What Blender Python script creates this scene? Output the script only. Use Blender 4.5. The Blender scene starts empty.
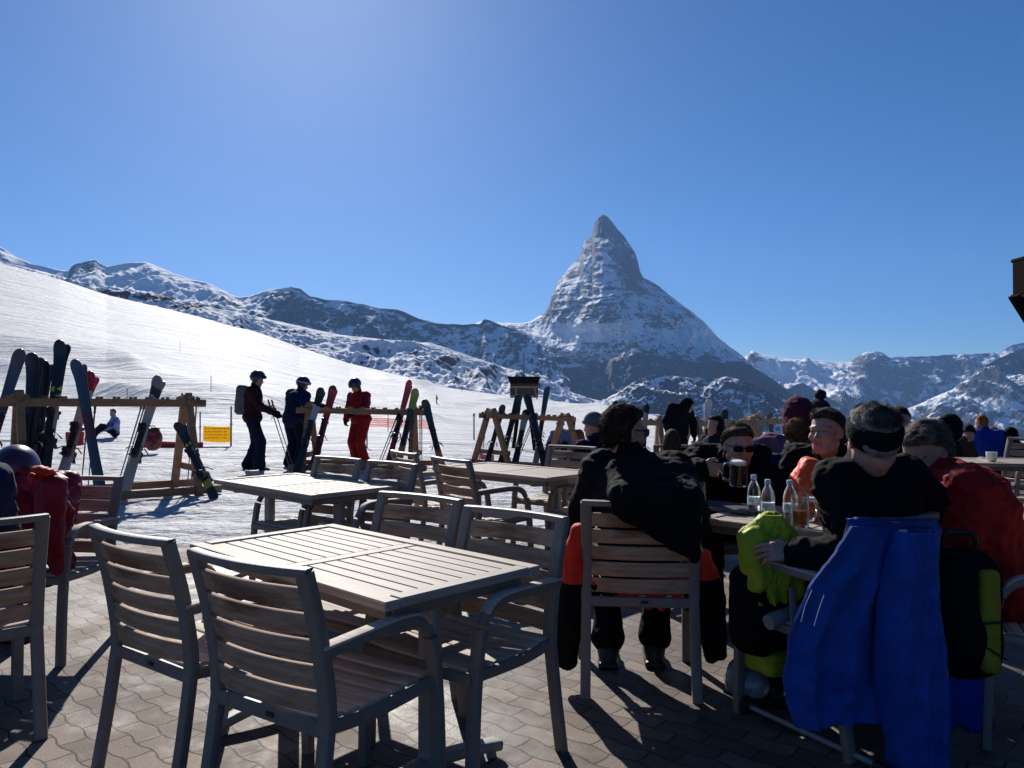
import bpy, math, random
import numpy as np
from mathutils import Vector, Matrix, Euler

random.seed(7)
F_PX = 775.0
EYE = 1.35
PITCH = math.radians(0.81)
CT, ST = math.cos(PITCH), math.sin(PITCH)
scene = bpy.context.scene
COL = scene.collection

def ray(px, py):
    """direction of a picture point, scaled so that its y is 1: (x per metre, z per metre)"""
    v = (384.0 - py) / F_PX; u = (px - 512.0) / F_PX
    dy = CT - v * ST; dz = ST + v * CT
    return u / dy, dz / dy

def at(px, py, Y):
    a, b = ray(px, py)
    return Vector((a * Y, Y, EYE + b * Y))

# ------------------------------------------------------------------ noise
def _hash(ix, iy, iz, seed):
    n = (ix.astype(np.int64) * 374761393 + iy.astype(np.int64) * 668265263 + iz.astype(np.int64) * 1442695041 + seed * 1274126177) & 0xFFFFFFFF
    n = ((n ^ (n >> 16)) * 0x45d9f3b) & 0xFFFFFFFF
    n = ((n ^ (n >> 15)) * 0x2c1b3c6d) & 0xFFFFFFFF
    n = n ^ (n >> 16)
    return (n & 0xFFFF) / 65535.0

def vnoise(x, y, z=0.0, seed=0):
    x = np.asarray(x, float); y = np.asarray(y, float); z = np.asarray(z, float) + 0 * x
    xi, yi, zi = np.floor(x), np.floor(y), np.floor(z)
    fx, fy, fz = x - xi, y - yi, z - zi
    fx = fx * fx * (3 - 2 * fx); fy = fy * fy * (3 - 2 * fy); fz = fz * fz * (3 - 2 * fz)
    def h(a, b, c): return _hash(xi + a, yi + b, zi + c, seed)
    def pl(c):
        return (h(0, 0, c) * (1 - fx) + h(1, 0, c) * fx) * (1 - fy) + (h(0, 1, c) * (1 - fx) + h(1, 1, c) * fx) * fy
    if np.all(fz == 0): return pl(0) * 2 - 1
    return (pl(0) * (1 - fz) + pl(1) * fz) * 2 - 1

def fbm(x, y, z=0.0, o=4, seed=0, gain=.5, lac=2.03):
    s = 0; a = 1.0; t = 0
    for i in range(o):
        s = s + a * vnoise(x, y, z, seed + i * 17); t += a
        a *= gain; x = np.asarray(x) * lac + 3.1; y = np.asarray(y) * lac + 1.7; z = np.asarray(z) * lac
    return s / t

def ridged(x, y, z=0.0, o=5, seed=0, gain=.55):
    s = 0; a = 1.0; t = 0
    for i in range(o):
        s = s + a * (1 - 2 * np.abs(vnoise(x, y, z, seed + i * 31))); t += a
        a *= gain; x = np.asarray(x) * 2.07 + 5.3; y = np.asarray(y) * 2.07 + 2.9; z = np.asarray(z) * 2.07
    return s / t

def sstep(a, b, x):
    t = np.clip((np.asarray(x, float) - a) / (b - a), 0, 1)
    return t * t * (3 - 2 * t)

# ------------------------------------------------------------------ materials
MATS = {}
def nt(m):
    m.use_nodes = True
    n = m.node_tree; return n, n.nodes, n.links

def mat(name, col, rough=.8, var=.12, scale=20., bump=.0, bscale=80., metal=0., spec=.4, col2=None, sheen=0., stretch=None, coat=0.):
    if name in MATS: return MATS[name]
    m = bpy.data.materials.new(name); MATS[name] = m
    t, N, L = nt(m)
    b = N['Principled BSDF']
    b.inputs['Roughness'].default_value = rough
    b.inputs['Metallic'].default_value = metal
    b.inputs['Specular IOR Level'].default_value = spec
    if sheen: b.inputs['Sheen Weight'].default_value = sheen; b.inputs['Sheen Roughness'].default_value = .5
    if coat: b.inputs['Coat Weight'].default_value = coat
    tc = N.new('ShaderNodeTexCoord'); mp = N.new('ShaderNodeMapping')
    L.new(tc.outputs['Object'], mp.inputs['Vector'])
    if stretch: mp.inputs['Scale'].default_value = stretch
    nz = N.new('ShaderNodeTexNoise'); nz.inputs['Scale'].default_value = scale; nz.inputs['Detail'].default_value = 6
    L.new(mp.outputs[0], nz.inputs['Vector'])
    mx = N.new('ShaderNodeMix'); mx.data_type = 'RGBA'
    c2 = col2 or tuple(min(1, c * (1 + var * 2)) for c in col)
    c1 = col if col2 else tuple(c * (1 - var) for c in col)
    mx.inputs[6].default_value = (*c1, 1); mx.inputs[7].default_value = (*c2, 1)
    mr = N.new('ShaderNodeMapRange'); mr.inputs[1].default_value = .35; mr.inputs[2].default_value = .65
    L.new(nz.outputs['Fac'], mr.inputs[0]); L.new(mr.outputs[0], mx.inputs[0]); L.new(mx.outputs[2], b.inputs['Base Color'])
    if bump:
        n2 = N.new('ShaderNodeTexNoise'); n2.inputs['Scale'].default_value = bscale; n2.inputs['Detail'].default_value = 5
        L.new(mp.outputs[0], n2.inputs['Vector'])
        bp = N.new('ShaderNodeBump'); bp.inputs['Strength'].default_value = bump; bp.inputs['Distance'].default_value = .01
        L.new(n2.outputs['Fac'], bp.inputs['Height']); L.new(bp.outputs[0], b.inputs['Normal'])
    return m

# ------------------------------------------------------------------ objects
def tag(o, label=None, cat=None, group=None, kind=None):
    if label: o['label'] = label
    if cat: o['category'] = cat
    if group: o['group'] = group
    if kind: o['kind'] = kind
    return o

def empty(name, loc, rz=0., label=None, cat=None, group=None):
    o = bpy.data.objects.new(name, None); COL.objects.link(o)
    o.empty_display_size = .1
    o.location = loc; o.rotation_euler = (0, 0, rz)
    return tag(o, label, cat, group)

def link_mesh(name, me, mats, parent=None, smooth=None):
    for m in (mats if isinstance(mats, (list, tuple)) else [mats]): me.materials.append(m)
    o = bpy.data.objects.new(name, me); COL.objects.link(o)
    if parent: o.parent = parent
    if smooth is not None:
        me.polygons.foreach_set('use_smooth', [True] * len(me.polygons))
        if smooth < 180: me.set_sharp_from_angle(angle=math.radians(smooth))
    return o

def np_mesh(name, V, Q):
    """mesh from vertex array and quad (or triangle) array"""
    me = bpy.data.meshes.new(name)
    V = np.asarray(V, np.float32); Q = np.asarray(Q, np.int32)
    k = Q.shape[1]
    me.vertices.add(len(V)); me.vertices.foreach_set('co', V.ravel())
    me.loops.add(Q.size); me.loops.foreach_set('vertex_index', Q.ravel())
    me.polygons.add(len(Q)); me.polygons.foreach_set('loop_start', np.arange(0, Q.size, k, dtype=np.int32))
    me.update(calc_edges=True); me.validate()
    return me

def copy_tree(o, parent=None):
    c = o.copy(); COL.objects.link(c); c.parent = parent
    for ch in [x for x in o.children]: copy_tree(ch, c)
    return c

class MB:
    """collects simple solids; build() links them as one mesh object"""
    def __init__(s): s.v = []; s.f = []; s.m = []; s.cur = 0
    def add(s, V, Fc):
        b = len(s.v); s.v += [tuple(x) for x in V]
        for f in Fc: s.f.append(tuple(i + b for i in f)); s.m.append(s.cur)
        return s
    def box(s, c, size, ch=.003, M=None):
        hx, hy, hz = [a / 2 for a in size]; ch = min(ch, hx * .9, hy * .9, hz * .9)
        c = Vector(c); V = []; idx = {}
        for sx in (-1, 1):
            for sy in (-1, 1):
                for sz in (-1, 1):
                    for ax in range(3):
                        p = [sx * (hx - ch), sy * (hy - ch), sz * (hz - ch)]
                        p[ax] = (sx * hx, sy * hy, sz * hz)[ax]
                        idx[(sx, sy, sz, ax)] = len(V); V.append(Vector(p))
        Fc = []
        for ax in range(3):
            a, b = [(1, 2), (2, 0), (0, 1)][ax]
            for sg in (-1, 1):
                q = []
                for (p, r) in ((-1, -1), (1, -1), (1, 1), (-1, 1)):
                    k = [0, 0, 0]; k[ax] = sg; k[a] = p; k[b] = r; q.append(idx[(k[0], k[1], k[2], ax)])
                Fc.append(q if sg > 0 else q[::-1])
        for ax in range(3):
            a, b = [(1, 2), (2, 0), (0, 1)][ax]
            for p in (-1, 1):
                for r in (-1, 1):
                    k1 = [0, 0, 0]; k1[a] = p; k1[b] = r
                    k2 = list(k1); k1[ax] = -1; k2[ax] = 1
                    q = [idx[(*k1, a)], idx[(*k2, a)], idx[(*k2, b)], idx[(*k1, b)]]
                    Fc.append(q if p * r < 0 else q[::-1])
        for sx in (-1, 1):
            for sy in (-1, 1):
                for sz in (-1, 1):
                    q = [idx[(sx, sy, sz, k)] for k in range(3)]
                    Fc.append(q if sx * sy * sz > 0 else q[::-1])
        out = [(M @ v if M is not None else v) + c for v in V]
        return s.add(out, Fc)
    def bar(s, a, b, w, h, up=(0, 0, 1), ch=.003, over=0.):
        a = Vector(a); b = Vector(b); d = b - a; l = d.length; d.normalize()
        x = d.cross(Vector(up))
        if x.length < 1e-4: x = d.cross(Vector((1, 0, 0)))
        x.normalize(); z = x.cross(d)
        M = Matrix((x, d, z)).transposed()
        return s.box((a + b) / 2, (w, l + over * 2, h), ch, M)
    def sweep(s, pts, prof, up=(0, 0, 1), caps=True, scale=None):
        pts = [Vector(p) for p in pts]; n = len(pts); k = len(prof); V = []; up = Vector(up)
        for i, p in enumerate(pts):
            t = (pts[min(i + 1, n - 1)] - pts[max(i - 1, 0)]).normalized()
            x = t.cross(up)
            if x.length < 1e-3: x = t.cross(Vector((1, 0.01, 0)))
            x.normalize(); z = x.cross(t)
            sc = scale[i] if scale else 1.
            sc = sc if isinstance(sc, tuple) else (sc, sc)
            V += [p + x * q[0] * sc[0] + z * q[1] * sc[1] for q in prof]
        Fc = []
        for i in range(n - 1):
            for j in range(k):
                a = i * k + j; b = i * k + (j + 1) % k
                Fc.append((a, b, b + k, a + k))
        if caps: Fc.append(tuple(range(k))[::-1]); Fc.append(tuple(range((n - 1) * k, n * k)))
        return s.add(V, Fc)
    def tube(s, pts, r, seg=10, **kw):
        return s.sweep(pts, [(r * math.cos(t * 2 * math.pi / seg), r * math.sin(t * 2 * math.pi / seg)) for t in range(seg)], **kw)
    def lathe(s, prof, c=(0, 0, 0), seg=20, M=None):
        c = Vector(c); V = []; n = len(prof)
        for (r, z) in prof:
            for j in range(seg):
                a = j * 2 * math.pi / seg; v = Vector((r * math.cos(a), r * math.sin(a), z))
                V.append((M @ v if M is not None else v) + c)
        Fc = []
        for i in range(n - 1):
            for j in range(seg):
                a = i * seg + j; b = i * seg + (j + 1) % seg
                Fc.append((a, b, b + seg, a + seg))
        Fc.append(tuple(range(seg))[::-1]); Fc.append(tuple(range((n - 1) * seg, n * seg)))
        return s.add(V, Fc)
    def build(s, name, mats, parent=None, smooth=35, loc=None):
        me = bpy.data.meshes.new(name); me.from_pydata(s.v, [], s.f)
        o = link_mesh(name, me, mats, parent, smooth)
        me.polygons.foreach_set('material_index', s.m); me.update()
        if loc is not None: o.location = loc
        return o

def rrect(w, h, r, seg=2):
    P = []
    for (cx, cy, a0) in ((w/2-r, h/2-r, 0), (-w/2+r, h/2-r, 90), (-w/2+r, -h/2+r, 180), (w/2-r, -h/2+r, 270)):
        for i in range(seg + 1):
            a = math.radians(a0 + 90 * i / seg); P.append((cx + r * math.cos(a), cy + r * math.sin(a)))
    return P

def curve_pts(P, n=8):
    """Catmull-Rom through P"""
    P = [Vector(p) for p in P]; Q = [P[0] * 2 - P[1]] + P + [P[-1] * 2 - P[-2]]; out = []
    for i in range(1, len(Q) - 2):
        for j in range(n):
            t = j / n
            out.append(.5 * ((2 * Q[i]) + (Q[i+1] - Q[i-1]) * t + (2*Q[i-1] - 5*Q[i] + 4*Q[i+1] - Q[i+2]) * t*t + (3*Q[i] - Q[i-1] - 3*Q[i+1] + Q[i+2]) * t**3))
    out.append(P[-1]); return out

# ------------------------------------------------------------------ smooth solids (distance field -> surface nets)
class Field:
    def __init__(s, lo, hi, h):
        s.lo = np.array(lo, float); s.h = h
        s.n = np.maximum(4, np.ceil((np.array(hi, float) - s.lo) / h).astype(int) + 1)
        s.F = np.full(s.n, 1.0, np.float32)
    def _w(s, lo, hi):
        a = np.clip(np.floor((np.array(lo) - s.lo) / s.h).astype(int), 0, s.n - 1)
        b = np.clip(np.ceil((np.array(hi) - s.lo) / s.h).astype(int) + 1, a + 1, s.n)
        sl = tuple(slice(x, y) for x, y in zip(a, b))
        ax = [s.lo[i] + s.h * np.arange(a[i], b[i]) for i in range(3)]
        return sl, ax[0][:, None, None], ax[1][None, :, None], ax[2][None, None, :]
    def _put(s, sl, d, k, op):
        f = s.F[sl]
        if op == '+':
            h = np.clip(.5 + .5 * (d - f) / k, 0, 1) if k > 0 else (d > f) * 1.
            s.F[sl] = d * (1 - h) + f * h - k * h * (1 - h)
        else:
            g = -d
            h = np.clip(.5 - .5 * (g - f) / k, 0, 1)
            s.F[sl] = g * (1 - h) + f * h + k * h * (1 - h)
    def cap(s, a, b, r1, r2=None, k=.02, op='+'):
        r2 = r1 if r2 is None else r2
        a = np.array(a, float); b = np.array(b, float); R = max(r1, r2) + k + s.h * 3
        sl, X, Y, Z = s._w(np.minimum(a, b) - R, np.maximum(a, b) + R)
        ba = b - a; L = max(1e-9, float(ba @ ba))
        t = np.clip(((X - a[0]) * ba[0] + (Y - a[1]) * ba[1] + (Z - a[2]) * ba[2]) / L, 0, 1)
        d = np.sqrt((X - a[0] - t*ba[0])**2 + (Y - a[1] - t*ba[1])**2 + (Z - a[2] - t*ba[2])**2) - (r1 + (r2 - r1) * t)
        s._put(sl, d, k, op); return s
    def ell(s, c, r, M=None, k=.02, op='+', plane=None):
        """M: 3x3 rotation, columns are the axes; plane: (n, d) in local coords, keeps n.p < d"""
        c = np.array(c, float); r = np.array(r, float); R = max(r) + k + s.h * 3
        sl, X, Y, Z = s._w(c - R, c + R)
        X, Y, Z = X - c[0], Y - c[1], Z - c[2]
        if M is not None:
            A = np.array(M)[:3, :3]
            X, Y, Z = (X*A[0,0] + Y*A[1,0] + Z*A[2,0], X*A[0,1] + Y*A[1,1] + Z*A[2,1], X*A[0,2] + Y*A[1,2] + Z*A[2,2])
        k0 = np.sqrt((X/r[0])**2 + (Y/r[1])**2 + (Z/r[2])**2)
        k1 = np.sqrt((X/r[0]**2)**2 + (Y/r[1]**2)**2 + (Z/r[2]**2)**2) + 1e-9
        d = k0 * (k0 - 1) / k1
        if plane is not None:
            for (n, dd) in (plane if isinstance(plane, list) else [plane]):
                nl = math.sqrt(sum(q*q for q in n))
                d = np.maximum(d, (X*n[0] + Y*n[1] + Z*n[2] - dd) / nl)
        s._put(sl, d, k, op); return s
    def box(s, c, hs, r=.02, M=None, k=.02, op='+'):
        c = np.array(c, float); R = float(np.linalg.norm(hs)) + k + s.h * 3
        sl, X, Y, Z = s._w(c - R, c + R)
        X, Y, Z = X - c[0], Y - c[1], Z - c[2]
        if M is not None:
            A = np.array(M)[:3, :3]
            X, Y, Z = (X*A[0,0] + Y*A[1,0] + Z*A[2,0], X*A[0,1] + Y*A[1,1] + Z*A[2,1], X*A[0,2] + Y*A[1,2] + Z*A[2,2])
        qx, qy, qz = np.abs(X) - hs[0] + r, np.abs(Y) - hs[1] + r, np.abs(Z) - hs[2] + r
        d = np.sqrt(np.maximum(qx,0)**2 + np.maximum(qy,0)**2 + np.maximum(qz,0)**2) + np.minimum(np.maximum(qx, np.maximum(qy, qz)), 0) - r
        s._put(sl, d, k, op); return s
    def mesh(s, amp=0., freq=8., seed=0, amp2=0., freq2=30., fold=None):
        G = s.F
        ins = G < 0
        c = np.zeros(tuple(np.array(G.shape) - 1), np.int8)
        for dx in (0, 1):
            for dy in (0, 1):
                for dz in (0, 1):
                    c += ins[dx:dx + c.shape[0], dy:dy + c.shape[1], dz:dz + c.shape[2]]
        I = np.argwhere((c > 0) & (c < 8))
        idm = np.full(c.shape, -1, np.int64); idm[I[:, 0], I[:, 1], I[:, 2]] = np.arange(len(I))
        acc = np.zeros((len(I), 3)); cnt = np.zeros(len(I))
        cs = [(a, b, d) for a in (0, 1) for b in (0, 1) for d in (0, 1)]
        val = {q: G[I[:, 0] + q[0], I[:, 1] + q[1], I[:, 2] + q[2]] for q in cs}
        for q in cs:
            for ax in range(3):
                if q[ax] == 0:
                    p = list(q); p[ax] = 1; p = tuple(p)
                    a, b = val[q], val[p]; cr = (a < 0) != (b < 0)
                    t = np.where(cr, a / np.where(a == b, 1, a - b), 0)
                    P = np.tile(np.array(q, float), (len(I), 1)); P[:, ax] += t
                    acc += P * cr[:, None]; cnt += cr
        V = (I + acc / cnt[:, None]) * s.h + s.lo
        Q = []
        for ax in range(3):
            o = [0, 0, 0]; o[ax] = 1
            a = ins[:ins.shape[0]-o[0], :ins.shape[1]-o[1], :ins.shape[2]-o[2]]
            b = ins[o[0]:, o[1]:, o[2]:]
            E = np.argwhere(a != b)
            u, w = [(1, 2), (2, 0), (0, 1)][ax]
            E = E[(E[:, u] > 0) & (E[:, w] > 0) & (E[:, u] < c.shape[u]) & (E[:, w] < c.shape[w])]
            du = np.zeros(3, int); du[u] = 1; dw = np.zeros(3, int); dw[w] = 1
            def g(J): return idm[J[:, 0], J[:, 1], J[:, 2]]
            q = np.stack([g(E - du - dw), g(E - dw), g(E), g(E - du)], 1)
            fl = a[E[:, 0], E[:, 1], E[:, 2]]
            q[~fl] = q[~fl][:, ::-1]
            Q.append(q)
        Q = np.concatenate(Q); Q = Q[(Q >= 0).all(1)]
        if amp or amp2:
            gx = np.gradient(G, s.h) if G.size < 6e6 else None
            ii = np.clip(np.round((V - s.lo) / s.h).astype(int), 0, s.n - 1)
            nrm = np.stack([gg[ii[:, 0], ii[:, 1], ii[:, 2]] for gg in gx], 1)
            nrm /= np.linalg.norm(nrm, axis=1)[:, None] + 1e-9
            fv = fold or (1, 1, 1)
            d = 0
            if amp: d = d + amp * ridged(V[:, 0]*freq*fv[0], V[:, 1]*freq*fv[1], V[:, 2]*freq*fv[2], o=2, seed=seed)
            if amp2: d = d + amp2 * fbm(V[:, 0]*freq2, V[:, 1]*freq2, V[:, 2]*freq2, o=2, seed=seed + 5)
            V = V + nrm * np.asarray(d)[:, None]
        return V, Q
    def build(s, name, mats, parent=None, matfn=None, **kw):
        V, Q = s.mesh(**kw)
        me = np_mesh(name, V, Q)
        o = link_mesh(name, me, mats, parent, 180)
        if matfn is not None:
            C = V[Q].mean(1); me.polygons.foreach_set('material_index', np.asarray(matfn(C), np.int32)); me.update()
        return o
# ================================================================== camera, light, sky
cam = bpy.data.cameras.new('camera'); co = bpy.data.objects.new('camera', cam); COL.objects.link(co)
co.location = (0, 0, EYE); co.rotation_euler = (math.radians(90) + PITCH, 0, 0)
cam.sensor_width = 36; cam.lens = 36 * F_PX / 1024; cam.clip_end = 60000; cam.clip_start = .05
scene.camera = co
SUN_AZ = math.radians(-15.3); SUN_EL = math.radians(31.5)
sd = Vector((math.sin(SUN_AZ) * math.cos(SUN_EL), math.cos(SUN_AZ) * math.cos(SUN_EL), math.sin(SUN_EL)))
sl_ = bpy.data.lights.new('sun', 'SUN'); so = bpy.data.objects.new('sun', sl_); COL.objects.link(so)
sl_.energy = 5.0; sl_.angle = math.radians(.53); sl_.color = (1, .955, .89)
so.rotation_euler = (-sd).to_track_quat('-Z', 'Y').to_euler()
w = bpy.data.worlds.new('World'); scene.world = w; w.use_nodes = True
wn, wl = w.node_tree.nodes, w.node_tree.links
sky = wn.new('ShaderNodeTexSky'); sky.sky_type = 'NISHITA'; sky.sun_disc = False
sky.sun_elevation = SUN_EL; sky.sun_rotation = SUN_AZ; sky.altitude = 2600; sky.air_density = 1.0; sky.dust_density = 2.5; sky.ozone_density = 8.5
bg = wn['Background']; bg.inputs[1].default_value = .062
hsv = wn.new('ShaderNodeHueSaturation'); hsv.inputs['Saturation'].default_value = 1.15
wl.new(sky.outputs[0], hsv.inputs['Color']); wl.new(hsv.outputs[0], bg.inputs[0])
scene.view_settings.view_transform = 'Standard'; scene.view_settings.look = 'None'
scene.view_settings.exposure = 0.42; scene.view_settings.gamma = 1
scene.render.engine = 'CYCLES'
scene.cycles.max_bounces = 8; scene.cycles.transparent_max_bounces = 16; scene.cycles.use_denoising = True
scene.cycles.volume_bounces = 0; scene.cycles.volume_max_steps = 64

# ================================================================== ground levels
def ground_z(x, Y):
    x = np.asarray(x, float); Y = np.asarray(Y, float)
    sl = .009 + .033 * sstep(-2.5, 3.5, x)
    return -np.maximum(Y - 9.0, 0) * sl
def gz(x, Y): return float(ground_z(x, Y))

# ---- materials of the land
def snow_nodes(N, L, bumps, scale_obj=1.0):
    tc = N.new('ShaderNodeTexCoord')
    prev = None
    for (sc, st, dist, stretch) in bumps:
        mp = N.new('ShaderNodeMapping'); mp.inputs['Scale'].default_value = stretch
        L.new(tc.outputs['Object'], mp.inputs['Vector'])
        nz = N.new('ShaderNodeTexNoise'); nz.inputs['Scale'].default_value = sc; nz.inputs['Detail'].default_value = 8; nz.inputs['Roughness'].default_value = .6
        L.new(mp.outputs[0], nz.inputs['Vector'])
        bp = N.new('ShaderNodeBump'); bp.inputs['Strength'].default_value = st; bp.inputs['Distance'].default_value = dist
        L.new(nz.outputs['Fac'], bp.inputs['Height'])
        if prev: L.new(prev.outputs[0], bp.inputs['Normal'])
        prev = bp
    return prev, tc

def mat_snow():
    m = bpy.data.materials.new('snow'); t, N, L = nt(m); b = N['Principled BSDF']
    b.inputs['Roughness'].default_value = .7; b.inputs['Specular IOR Level'].default_value = .12
    tr_st = True
    bp, tc = snow_nodes(N, L, [(.06, .7, 4.0, (1, 1.6, 1)), (.35, .7, .9, (1, 1.8, 1)), (3.0, .8, .22, (1, 1, 1)), (13, .8, .06, (1, 1, 1))])
    mpt = N.new('ShaderNodeMapping'); mpt.inputs['Rotation'].default_value = (0, 0, math.radians(28)); mpt.inputs['Scale'].default_value = (.05, 1.1, .05)
    L.new(tc.outputs['Object'], mpt.inputs['Vector'])
    nzt = N.new('ShaderNodeTexNoise'); nzt.inputs['Scale'].default_value = .55; nzt.inputs['Detail'].default_value = 7; nzt.inputs['Distortion'].default_value = .6; L.new(mpt.outputs[0], nzt.inputs['Vector'])
    bpt = N.new('ShaderNodeBump'); bpt.inputs['Strength'].default_value = .8; bpt.inputs['Distance'].default_value = .7; L.new(nzt.outputs['Fac'], bpt.inputs['Height']); L.new(bp.outputs[0], bpt.inputs['Normal']); bp = bpt
    L.new(bp.outputs[0], b.inputs['Normal'])
    nz = N.new('ShaderNodeTexNoise'); nz.inputs['Scale'].default_value = .8; nz.inputs['Detail'].default_value = 8
    L.new(tc.outputs['Object'], nz.inputs['Vector'])
    cr = N.new('ShaderNodeValToRGB'); cr.color_ramp.elements[0].position = .3; cr.color_ramp.elements[0].color = (.49, .51, .55, 1)
    cr.color_ramp.elements[1].position = .6; cr.color_ramp.elements[1].color = (.63, .635, .65, 1)
    L.new(nz.outputs['Fac'], cr.inputs[0])
    # thawed, dirty fringe where the snow is thin
    at_ = N.new('ShaderNodeAttribute'); at_.attribute_name = 'thin'
    mx = N.new('ShaderNodeMix'); mx.data_type = 'RGBA'; mx.inputs[7].default_value = (.30, .28, .27, 1)
    n2 = N.new('ShaderNodeTexNoise'); n2.inputs['Scale'].default_value = 9; n2.inputs['Detail'].default_value = 8
    L.new(tc.outputs['Object'], n2.inputs['Vector'])
    mu = N.new('ShaderNodeMath'); mu.operation = 'MULTIPLY'; L.new(at_.outputs['Fac'], mu.inputs[0])
    mr = N.new('ShaderNodeMapRange'); mr.inputs[1].default_value = .42; mr.inputs[2].default_value = .62; L.new(n2.outputs['Fac'], mr.inputs[0])
    L.new(mr.outputs[0], mu.inputs[1]); L.new(mu.outputs[0], mx.inputs[0])
    L.new(cr.outputs[0], mx.inputs[6]); L.new(mx.outputs[2], b.inputs['Base Color'])
    return m

def mat_alp(name, rock1, rock2, nscale, contrast=2.5, bump=20., strata=1.0, snowc=(.80, .81, .84)):
    m = bpy.data.materials.new(name); t, N, L = nt(m); b = N['Principled BSDF']
    b.inputs['Roughness'].default_value = .85; b.inputs['Specular IOR Level'].default_value = .15
    tc = N.new('ShaderNodeTexCoord'); mp = N.new('ShaderNodeMapping'); mp.inputs['Scale'].default_value = (nscale, nscale, nscale * strata)
    L.new(tc.outputs['Object'], mp.inputs['Vector'])
    nz = N.new('ShaderNodeTexNoise'); nz.inputs['Scale'].default_value = 1; nz.inputs['Detail'].default_value = 12; nz.inputs['Roughness'].default_value = .68
    L.new(mp.outputs[0], nz.inputs['Vector'])
    a = N.new('ShaderNodeAttribute'); a.attribute_name = 'snow'
    s1 = N.new('ShaderNodeMath'); s1.operation = 'SUBTRACT'; L.new(nz.outputs['Fac'], s1.inputs[0]); s1.inputs[1].default_value = .5
    s2 = N.new('ShaderNodeMath'); s2.operation = 'MULTIPLY_ADD'; L.new(s1.outputs[0], s2.inputs[0]); s2.inputs[1].default_value = contrast
    L.new(a.outputs['Fac'], s2.inputs[2])
    mr = N.new('ShaderNodeMapRange'); mr.inputs[1].default_value = .42; mr.inputs[2].default_value = .58; L.new(s2.outputs[0], mr.inputs[0])
    n2 = N.new('ShaderNodeTexNoise'); n2.inputs['Scale'].default_value = 3.1; n2.inputs['Detail'].default_value = 8
    L.new(mp.outputs[0], n2.inputs['Vector'])
    rk = N.new('ShaderNodeMix'); rk.data_type = 'RGBA'; rk.inputs[6].default_value = (*rock1, 1); rk.inputs[7].default_value = (*rock2, 1); L.new(n2.outputs['Fac'], rk.inputs[0])
    mx = N.new('ShaderNodeMix'); mx.data_type = 'RGBA'; L.new(mr.outputs[0], mx.inputs[0]); L.new(rk.outputs[2], mx.inputs[6]); mx.inputs[7].default_value = (*snowc, 1)
    L.new(mx.outputs[2], b.inputs['Base Color'])
    bp = N.new('ShaderNodeBump'); bp.inputs['Distance'].default_value = bump
    bs = N.new('ShaderNodeMapRange'); bs.inputs[3].default_value = .9; bs.inputs[4].default_value = .22; L.new(mr.outputs[0], bs.inputs[0]); L.new(bs.outputs[0], bp.inputs['Strength'])
    L.new(nz.outputs['Fac'], bp.inputs['Height']); L.new(bp.outputs[0], b.inputs['Normal'])
    return m

def grid_faces(nr, nc, base=0):
    i = np.arange(nr - 1)[:, None] * nc + np.arange(nc - 1)[None, :] + base
    return np.stack([i, i + 1, i + 1 + nc, i + nc], -1).reshape(-1, 4)

def vert_normals(P):
    """P: (r, c, 3) grid"""
    dr = np.gradient(P, axis=0); dc = np.gradient(P, axis=1)
    n = np.cross(dc, dr); n /= np.linalg.norm(n, axis=2)[..., None] + 1e-9
    n *= np.sign(n[..., 2:3] + 1e-9)
    return n

def interp(pts, x):
    pts = sorted(pts); return np.interp(x, [p[0] for p in pts], [p[1] for p in pts])

def uz(px, py):
    v = (384.0 - py) / F_PX; u = (px - 512.0) / F_PX
    dy = CT - v * ST
    return u / dy, (ST + v * CT) / dy

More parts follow.
